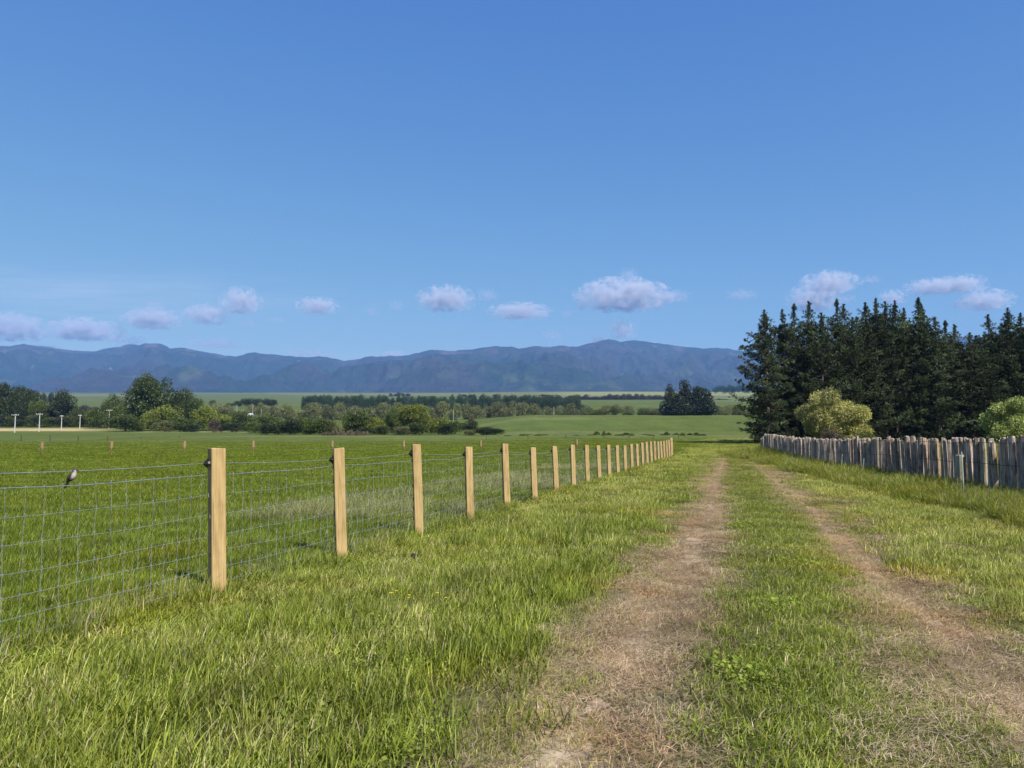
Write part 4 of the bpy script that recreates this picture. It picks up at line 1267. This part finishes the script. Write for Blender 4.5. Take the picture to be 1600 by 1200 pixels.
# ------------------------------------------------------------------ grass
def blade_patch(seed, n, rad, hr, wr_, lean, curl, greens, dry=0.0, dryc=((.42, .33, .19), (.52, .42, .26)), flat=0.0, heads=0):
    """a patch of single blades: three-point curved strips with their own colour"""
    rng = np.random.default_rng(seed)
    r = rad * np.sqrt(rng.uniform(0, 1, n)); a = rng.uniform(0, 2 * np.pi, n)
    P = np.stack([r * np.cos(a), r * np.sin(a), np.full(n, -.012)], 1)
    h = rng.uniform(hr[0], hr[1], n) * rng.uniform(.7, 1.1, n)
    w = rng.uniform(wr_[0], wr_[1], n)
    az = rng.uniform(0, 2 * np.pi, n); D = np.stack([np.cos(az), np.sin(az), az * 0], 1)
    isdry = rng.random(n) < dry
    ln = np.abs(rng.normal(0, lean, n)) + .05
    fl = (rng.random(n) < flat) | (isdry & (rng.random(n) < .75) if flat else np.zeros(n, bool))
    ln = np.where(fl, rng.uniform(3.5, 16.0, n), ln)
    up = 1 / np.sqrt(1 + ln ** 2); out_ = ln / np.sqrt(1 + ln ** 2)
    S = np.stack([-np.sin(az + .5), np.cos(az + .5), az * 0], 1) * w[:, None] / 2
    cu = curl * rng.uniform(.3, 1.5, n)
    def pt(t):
        o2 = out_ * t + cu * t * t * .5
        z = up * t * (1 - .35 * cu * t)
        q = P + D * (o2 * h)[:, None]; q[:, 2] += np.maximum(z, .02 * t) * h + fl * rng.uniform(.0, .022, n)
        return q
    p0, p1, p2 = pt(0.), pt(.55), pt(1.)
    V = np.stack([p0 - S, p0 + S, p1 + S * .8, p1 - S * .8, p2 + S * .12, p2 - S * .12], 1).reshape(-1, 3)
    b0 = np.arange(n)[:, None] * 6
    Q = np.concatenate([b0 + [0, 1, 2, 3], b0 + [3, 2, 4, 5]], 0)
    g = rng.uniform(0, 1, n)[:, None]
    col = np.array(greens[0]) * (1 - g) + np.array(greens[1]) * g
    g2 = rng.uniform(0, 1, n)[:, None]
    dc = np.array(dryc[0]) * (1 - g2) + np.array(dryc[1]) * g2
    col = np.where(isdry[:, None], dc, col) * rng.uniform(.65, 1.3, n)[:, None]
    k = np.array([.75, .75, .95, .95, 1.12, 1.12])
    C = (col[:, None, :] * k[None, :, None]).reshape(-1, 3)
    if heads:
        for i in rng.choice(n, heads, replace=False):
            tip = p2[i]; L = rng.uniform(.03, .06)
            dd = (p2[i] - p1[i]); dd /= np.linalg.norm(dd)
            for s_ in range(7):
                c0 = tip + dd * L * (s_ / 7) + rng.normal(size=3) * .003
                e = (dd * .6 + rand_dirs(1, rng)[0] * .6) * .012
                sd_ = np.cross(e, rand_dirs(1, rng)[0]); sd_ /= (np.linalg.norm(sd_) + 1e-9); sd_ *= .0022
                j = len(V)
                V = np.concatenate([V, [c0 - sd_, c0 + sd_, c0 + e + sd_ * .3, c0 + e - sd_ * .3]])
                Q = np.concatenate([Q, [[j, j+1, j+2, j+3]]])
                hc = np.array([.42, .38, .22]) * rng.uniform(.8, 1.2)
                C = np.concatenate([C, np.repeat(hc[None], 4, 0)])
    return mesh_np('grass_patch', V, Q, C)
VERGE = ((.16, .185, .010), (.60, .59, .17))
LUSH = ((.085, .125, .006), (.37, .41, .06))
PADD = ((.070, .108, .003), (.255, .315, .034))
RANK = ((.10, .130, .010), (.29, .32, .045))
TRK = ((.20, .225, .025), (.43, .43, .10))
BLUE = ((.16, .20, .035), (.32, .36, .10))
mg = mat_leaf('grass_blades', (.96, .97, 1), .26, .38, 1.3, gloss=.012, patch=(.45, .52, (1.18, 1.03, .85)))
kinds = []
def addk(k, nvar, **kw):
    ids = []
    for v in range(nvar):
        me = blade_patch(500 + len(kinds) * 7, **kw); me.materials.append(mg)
        kinds.append(me); ids.append(len(kinds) - 1)
    KID[k] = ids
KID = {}
addk('verge', 4, n=160, rad=.22, hr=(.035, .135), wr_=(.0035, .0078), lean=.45, curl=.7, greens=VERGE, dry=.09, heads=2)
addk('lush', 3, n=160, rad=.22, hr=(.04, .15), wr_=(.004, .0085), lean=.50, curl=.6, greens=LUSH, dry=.03)
addk('paddock', 4, n=170, rad=.25, hr=(.04, .12), wr_=(.0032, .0058), lean=.35, curl=.5, greens=PADD, dry=.03)
addk('short', 4, n=170, rad=.22, hr=(.02, .065), wr_=(.0028, .005), lean=.9, curl=.6, greens=TRK, dry=.24, flat=.32, dryc=((.38, .28, .16), (.66, .55, .35)))
addk('straw', 4, n=130, rad=.22, hr=(.03, .10), wr_=(.002, .0038), lean=1.5, curl=.4, greens=TRK, dry=.82, flat=.92, dryc=((.40, .29, .17), (.74, .59, .40)))
addk('centre', 3, n=170, rad=.22, hr=(.025, .085), wr_=(.003, .0065), lean=.7, curl=.6, greens=LUSH, dry=.16, flat=.14)
addk('litter', 4, n=190, rad=.24, hr=(.03, .11), wr_=(.0022, .0042), lean=3.0, curl=.1, greens=TRK, dry=.93, flat=1.0, dryc=((.30, .19, .11), (.76, .56, .38)))
addk('rank', 3, n=120, rad=.22, hr=(.18, .46), wr_=(.0045, .008), lean=.35, curl=.8, greens=RANK, dry=.10, heads=6)
addk('pale', 2, n=130, rad=.22, hr=(.10, .26), wr_=(.003, .0055), lean=.35, curl=.6, greens=BLUE, dry=.22, heads=10)
def weed_patch(seed, n, rad, hr, L, cols):
    rng = np.random.default_rng(seed)
    r = rad * np.sqrt(rng.uniform(0, 1, n)); a = rng.uniform(0, 6.283, n)
    P = np.stack([r * np.cos(a), r * np.sin(a), rng.uniform(hr[0], hr[1], n)], 1)
    az = rng.uniform(0, 6.283, n)
    D = np.stack([np.cos(az), np.sin(az), rng.uniform(-.3, .5, n)], 1); D /= np.linalg.norm(D, axis=1, keepdims=True)
    S = np.stack([-np.sin(az), np.cos(az), rng.normal(0, .3, n)], 1)
    l = L * rng.uniform(.6, 1.4, n)[:, None]
    V = np.stack([P, P + D * l * .55 + S * l * .38, P + D * l, P + D * l * .55 - S * l * .38], 1).reshape(-1, 3)
    g = rng.uniform(0, 1, n)[:, None]
    C = np.repeat(np.array(cols[0]) * (1 - g) + np.array(cols[1]) * g, 4, 0)
    return mesh_np('grass_patch', V, np.arange(n * 4).reshape(-1, 4), C)
for v_ in range(3):
    me = weed_patch(900 + v_, 170, .20, (.01, .05), .014 + .007 * v_, ((.12, .17, .02), (.32, .38, .06))); me.materials.append(mg)
    kinds.append(me); KID.setdefault('weed', []).append(len(kinds) - 1)
gcol = bpy.data.collections.new('grass_patches')
pobs = []
for i, me in enumerate(kinds):
    o = bpy.data.objects.new('grass_patch_%03d' % i, me); gcol.objects.link(o)

PX = []; PYY = []; PS = []; PH = []
def scatter(y0, y1, dens, sc_, wide=.80, pad=3.0):
    A = (wide * (y0 + y1) + 2 * pad) * (y1 - y0) * 1.1
    n = int(A * dens)
    y = RNG.uniform(y0, y1, n); x = RNG.uniform(-1, 1, n) * (wide * y1 + pad)
    k = np.abs(x) < wide * np.maximum(y, 0) + pad
    PX.append(x[k]); PYY.append(y[k]); PS.append(np.full(k.sum(), sc_))
scatter(-1.5, 2.2, 16, 1.0, .5, 3)
scatter(2.2, 7, 76, .92)
scatter(7, 14, 50, 1.05)
scatter(14, 24, 18, 1.5)
scatter(24, 42, 8.5, 2.1)
scatter(42, 75, 3.4, 3.2)
scatter(75, 170, 1.0, 5.0)
x = np.concatenate(PX); y = np.concatenate(PYY); sc_ = np.concatenate(PS)
n = len(x)
s = track_s(x, y)
l_, r_ = rut_mask(x, y)
keep0 = (y < 75) | (RNG.random(n) > sst(80, 168, y + 30 * (fbm(x * .03, y * .03, 95, 3) - .5)))
fl = fbm(x * .8, y * .8, 91, 3); fm = fbm(x * .25, y * .25, 92, 3)
kid = np.zeros(n, int); zs_ = np.ones(n); keep = keep0
def pick(mask, k):
    ids = KID[k]; c_ = int(mask.sum())
    kid[mask] = np.array(ids)[RNG.integers(0, len(ids), c_)]
u01 = RNG.random(n)
left = s < -3.95
pick(left, 'paddock')
pl_ = left & (y > 11) & (y < 34) & (s > -7.5) & (fm > .50) & (u01 < .3)
pick(pl_, 'pale')
vg = (~left)
pick(vg & (u01 < .80), 'verge'); pick(vg & (u01 >= .80), 'lush')
lush2 = vg & (fm > .60) & (u01 > .5); pick(lush2, 'lush')
# lane centre strip and edges
ramp_y = y < 50
nearw = 1 + .5 * (1 - sst(3, 12, y))
jag = 1.6 * (fl - .5) + .8 * (fm - .5) + RNG.normal(0, .10, n)
lane = vg & (s > -1.15 + jag) & (s < 2.15 + jag) & ramp_y
pick(lane, 'short')
c0_ = -.28 * (1 - sst(3, 7, y))
cen = lane & (s > .05 + c0_ + .4 * (fl - .5)) & (s < .90 + c0_ * 1.3 + .4 * (fl - .5)); pick(cen, 'centre')
cs = lane & ~cen & (u01 < .42 - .16 * (s > .9) + 2.4 * (fl - .5)); pick(cs, 'straw')
gm = lane & (s > .9) & (y < 16) & (fm > .42) & (RNG.random(n) < .55); pick(gm, 'centre')
gm2 = lane & (s < -.75) & (RNG.random(n) < .3); pick(gm2, 'centre')
rm = np.maximum(l_ * 1.1, r_)
st_ = (rm > .22) & (u01 < .92); pick(st_, 'straw')
lit = (rm > .12) & (RNG.random(n) < (.40 + .5 * rm) * np.where(s > .5, .72, 1.0) * (1 - np.where(s > .5, .75, .45) * (1 - sst(5, 13, y)))); pick(lit, 'litter')
lit2 = lane & ~cen & ~lit & (RNG.random(n) < .22); pick(lit2, 'litter')
keep &= ~((rm > .55) & (RNG.random(n) < .25 + 1.3 * (fl - .5)))
dryp = vg & ~lane & (fl > .60) & (u01 < .4); pick(dryp, 'short')
# transition near the worn lane
edge = vg & (s > -2.3) & (s < -.9) & ramp_y
ed2 = edge & (u01 < sst(-2.3, -1.1, s) * .6 + 1.4 * (fl - .5)); pick(ed2, 'short')
wd = vg & (~lane | cen) & (y < 16) & (RNG.random(n) < .012 + .02 * (fbm(x * 1.3, y * 1.3, 97, 2) > .6)); pick(wd, 'weed')
# long grass along the paling fence
dpf = pale_line(y) - x
rk = vg & (dpf < 2.3 + 1.0 * (fm - .5)) & (dpf > -1.2) & (y < 64)
pick(rk & (u01 < .92), 'rank')
rk2 = vg & (dpf <= -1.2) & (y < 70); pick(rk2 & (u01 < .7), 'rank')
# tufts under the netting
bare = (s > -4.0) & (s < -3.25) & (y < 40); zs_[bare] = .55
un = (np.abs(s + 4.02) < .16) & (u01 < .5) & (y < 55)
pick(un, 'lush'); zs_[un] = 1.25
un2 = (np.abs(s + 4.1) < .22) & (u01 > .5) & (u01 < .62) & (y < 40); pick(un2, 'pale')
zs_ *= (.62 + .75 * fm) * RNG.uniform(.8, 1.2, n)
grow = np.where(vg & ~lane & (s < -1.5), .85 + .35 * sst(.35, .65, fl), 1.0)
zs_ *= grow
zs_ *= np.where(rk, .85 + .3 * sst(2.3, .6, dpf), 1)
zs_ *= np.where(sc_ > 1.6, 1.1, 1.0)
# keep the blades off the far shade and out of the shrubs
x = x[keep]; y = y[keep]; sc_ = sc_[keep]; kid = kid[keep]; zs_ = zs_[keep]; n = len(x)
z = H(x, y) + np.where(np.isin(kid, KID['litter'] + KID['straw']), .010, 0)
me = bpy.data.meshes.new('grass')
me.vertices.add(n); me.vertices.foreach_set('co', np.stack([x, y, z], 1).astype(np.float32).ravel())
a = me.attributes.new('kind_id', 'INT', 'POINT'); a.data.foreach_set('value', kid.astype(np.int32))
rot = np.zeros((n, 3), np.float32); rot[:, 2] = RNG.uniform(0, 6.283, n); rot[:, 0] = RNG.normal(0, .06, n); rot[:, 1] = RNG.normal(0, .06, n)
a = me.attributes.new('rot', 'FLOAT_VECTOR', 'POINT'); a.data.foreach_set('vector', rot.ravel())
sv3 = np.stack([sc_, sc_, zs_], 1).astype(np.float32)
a = me.attributes.new('scl', 'FLOAT_VECTOR', 'POINT'); a.data.foreach_set('vector', sv3.ravel())
me.update()
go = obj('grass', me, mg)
tag(go, 'fresh green grass of the paddock, the verges and the lane', 'grass', kind='stuff')
ng = bpy.data.node_groups.new('grass_scatter', 'GeometryNodeTree')
ng.interface.new_socket('Geometry', in_out='INPUT', socket_type='NodeSocketGeometry')
ng.interface.new_socket('Geometry', in_out='OUTPUT', socket_type='NodeSocketGeometry')
gi = ng.nodes.new('NodeGroupInput'); gout = ng.nodes.new('NodeGroupOutput')
ci = ng.nodes.new('GeometryNodeCollectionInfo'); ci.inputs['Collection'].default_value = gcol
ci.inputs['Separate Children'].default_value = True; ci.inputs['Reset Children'].default_value = True
ip = ng.nodes.new('GeometryNodeInstanceOnPoints'); ip.inputs['Pick Instance'].default_value = True
def named(nm, ty):
    q = ng.nodes.new('GeometryNodeInputNamedAttribute'); q.data_type = ty; q.inputs['Name'].default_value = nm
    return [o for o in q.outputs if o.enabled][0]
ng.links.new(gi.outputs[0], ip.inputs['Points']); ng.links.new(ci.outputs[0], ip.inputs['Instance'])
ng.links.new(named('kind_id', 'INT'), ip.inputs['Instance Index'])
e2r = ng.nodes.new('FunctionNodeEulerToRotation')
ng.links.new(named('rot', 'FLOAT_VECTOR'), e2r.inputs[0]); ng.links.new(e2r.outputs[0], ip.inputs['Rotation'])
ng.links.new(named('scl', 'FLOAT_VECTOR'), ip.inputs['Scale'])
ng.links.new(ip.outputs[0], gout.inputs[0])
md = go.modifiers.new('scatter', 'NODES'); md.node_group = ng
print('grass instances', n)

# ------------------------------------------------------------------ clouds
def cloud_mat(name, dens, cov, stretch=1.0, col=(.93, .93, 1.0)):
    m, nt, out = newmat(name)
    tc = N(nt, 'ShaderNodeTexCoord'); oi = N(nt, 'ShaderNodeObjectInfo')
    ln = N(nt, 'ShaderNodeVectorMath', operation='LENGTH'); nt.links.new(tc.outputs['Object'], ln.inputs[0])
    cmb = N(nt, 'ShaderNodeCombineXYZ'); mt = N(nt, 'ShaderNodeMath', operation='MULTIPLY'); mt.inputs[1].default_value = 50
    nt.links.new(oi.outputs['Random'], mt.inputs[0])
    for i in range(3): nt.links.new(mt.outputs[0], cmb.inputs[i])
    mp = N(nt, 'ShaderNodeMapping'); mp.inputs['Scale'].default_value = (1.9 * stretch, 1.6, 1.0)
    nt.links.new(tc.outputs['Object'], mp.inputs[0])
    ad = N(nt, 'ShaderNodeVectorMath', operation='ADD'); nt.links.new(mp.outputs[0], ad.inputs[0]); nt.links.new(cmb.outputs[0], ad.inputs[1])
    nz = noise(nt, ad.outputs[0], 2.3, 9, .66)
    # density = clamp((cov - len) + (noise-.5)*k)
    a = N(nt, 'ShaderNodeMath', operation='SUBTRACT'); a.inputs[0].default_value = cov; nt.links.new(ln.outputs['Value'], a.inputs[1])
    b = N(nt, 'ShaderNodeMath', operation='MULTIPLY_ADD'); b.inputs[1].default_value = 4.6; b.inputs[2].default_value = -2.3; nt.links.new(nz, b.inputs[0])
    c = N(nt, 'ShaderNodeMath', operation='ADD'); nt.links.new(a.outputs[0], c.inputs[0]); nt.links.new(b.outputs[0], c.inputs[1])
    d = N(nt, 'ShaderNodeMapRange'); d.interpolation_type = 'SMOOTHSTEP'; d.inputs[1].default_value = 0; d.inputs[2].default_value = .8
    d.inputs[3].default_value = 0; d.inputs[4].default_value = dens; nt.links.new(c.outputs[0], d.inputs[0])
    v = N(nt, 'ShaderNodeVolumePrincipled'); v.inputs['Color'].default_value = (*col, 1); v.inputs['Anisotropy'].default_value = .0
    nt.links.new(d.outputs[0], v.inputs['Density'])
    nt.links.new(v.outputs[0], out.inputs['Volume'])
    return m
MC1 = cloud_mat('cumulus_vapour', .0095, .82, col=(.84, .84, .89))
MC2 = cloud_mat('thin_vapour', .0040, .76, col=(.74, .75, .84))
MC3 = cloud_mat('streak_vapour', .0003, .9, .6, col=(1, 1, 1))
def cloud_shape():
    bm_ = MB()
    n, mrow = 24, 12
    for i in range(mrow + 1):
        th = math.pi * i / mrow
        for k in range(n):
            ph = 2 * math.pi * k / n
            bm_.v.append(Vector((math.sin(th) * math.cos(ph), math.sin(th) * math.sin(ph), max(-.62, math.cos(th)))))
    for i in range(mrow):
        for k in range(n): bm_.f.append((i*n+k, (i+1)*n+k, (i+1)*n+(k+1) % n, i*n+(k+1) % n))
    return bm_.mesh('cloud')
CM = {}
def cloud(u, v, w, h, mat, lb, Y=14500, group='small clouds above the mountains'):
    if mat.name not in CM:
        me = cloud_shape(); me.materials.append(mat); CM[mat.name] = me
    p = at(u, v, Y); s_ = Y / F
    o = obj('cloud', CM[mat.name], None)
    o.location = p; o.scale = (w * s_ * .60, w * s_ * .45, h * s_ * .62)
    tag(o, lb, 'cloud', group)
CL = [(16, 514, 100, 46, 1, 'mauve cloud cut by the left edge, low over the mountains'), (130, 517, 112, 36, 1, 'wide mauve cloud second from the left'),
      (238, 500, 88, 34, 1, 'pink-grey cloud left half of the double cloud over the peak'), (321, 493, 64, 34, 1, 'round grey cloud right half of the double cloud over the peak'),
      (377, 472, 62, 44, 1, 'round bright cloud left of the middle, the highest of the left ones'), (240, 478, 34, 16, 2, 'small grey wisp above the double cloud'),
      (385, 506, 30, 20, 2, 'small ragged cloud under the round bright one'), (338, 537, 84, 18, 2, 'flat pale cloud touching the peaks on the left'),
      (496, 479, 62, 28, 1, 'small flat-based bright cloud right of the round one'), (580, 486, 26, 22, 2, 'faint grey wisp left of the middle'), (620, 478, 30, 20, 2, 'faint torn wisp left of the middle bright cloud'),
      (697, 469, 86, 42, 1, 'white-topped cloud in the middle of the photo'), (761, 462, 36, 22, 2, 'grey wisp right of the middle white cloud'),
      (812, 487, 92, 26, 1, 'flat pink-grey cloud right of the middle white cloud'), (862, 524, 36, 20, 2, 'small cloud resting over the middle ridge'),
      (972, 464, 140, 52, 1, 'largest cloud, over the highest peak'), (1045, 464, 70, 22, 2, 'thin grey tail at the right of the largest cloud'), (983, 430, 34, 22, 2, 'thin wisp above the largest cloud'),
      (972, 516, 44, 32, 1, 'cloud standing just behind the highest peak'), (935, 530, 30, 12, 1, 'small white cloud on the ridge left of the highest peak'), (1160, 461, 50, 18, 2, 'faint wisp left of the pines'),
      (1297, 443, 84, 36, 1, 'grey cloud above the left pines'), (1272, 468, 78, 46, 1, 'white cloud behind the tops of the left pines'), (1360, 437, 36, 14, 2, 'thin wisp right of the grey cloud above the pines'),
      (1395, 465, 42, 24, 1, 'small pinkish cloud touching the pine tops'), (1455, 449, 74, 26, 1, 'left half of the long bright cloud above the pines'), (1500, 445, 76, 28, 1, 'right half of the long bright cloud above the pines'),
      (1538, 471, 84, 34, 1, 'thin mauve cloud above the right pines'), (615, 553, 36, 10, 1, 'tiny white cloud behind the saddle of the mountains'), (480, 552, 90, 12, 2, 'flat pale haze cloud behind the left saddle'),
      (1020, 538, 30, 8, 1, 'sliver of white cloud behind the ridge right of the highest peak'), (60, 545, 70, 14, 2, 'pale low cloud at the left ridge'), (200, 532, 60, 16, 2, 'pale low cloud left of the rounded peak'),
      (430, 500, 30, 10, 2, 'tiny grey wisp right of the ragged cloud'), (890, 491, 30, 14, 2, 'faint wisp left under the largest cloud'), (1320, 468, 36, 16, 2, 'grey wisp right of the white cloud over the pines')]
for (u, v, w, h, k, lb) in CL: cloud(u, v, w, h, MC1 if k == 1 else MC2, lb)
cloud(180, 466, 640, 13, MC3, 'long thin white streak across the left sky', 15500)
cloud(90, 452, 420, 7, MC3, 'fainter thin streak above the long one on the left', 15500)

# ------------------------------------------------------------------ air
hz = MB()
x0, x1, y0, y1, z0, z1 = -17500, 17500, -300, 12300, float(GZ.min()) - 1.5, 1560
hz.box(((x0 + x1) / 2, (y0 + y1) / 2, (z0 + z1) / 2), (x1 - x0, y1 - y0, z1 - z0))
m, nt, out = newmat('haze_air')
v = N(nt, 'ShaderNodeVolumePrincipled')
v.inputs['Color'].default_value = (.25, .50, 1.0, 1); v.inputs['Density'].default_value = 6.5e-5; v.inputs['Anisotropy'].default_value = .0
nt.links.new(v.outputs[0], out.inputs['Volume'])
o = hz.build('haze', m, None); tag(o, 'thin blue air between the camera and the mountains', 'haze', kind='stuff')
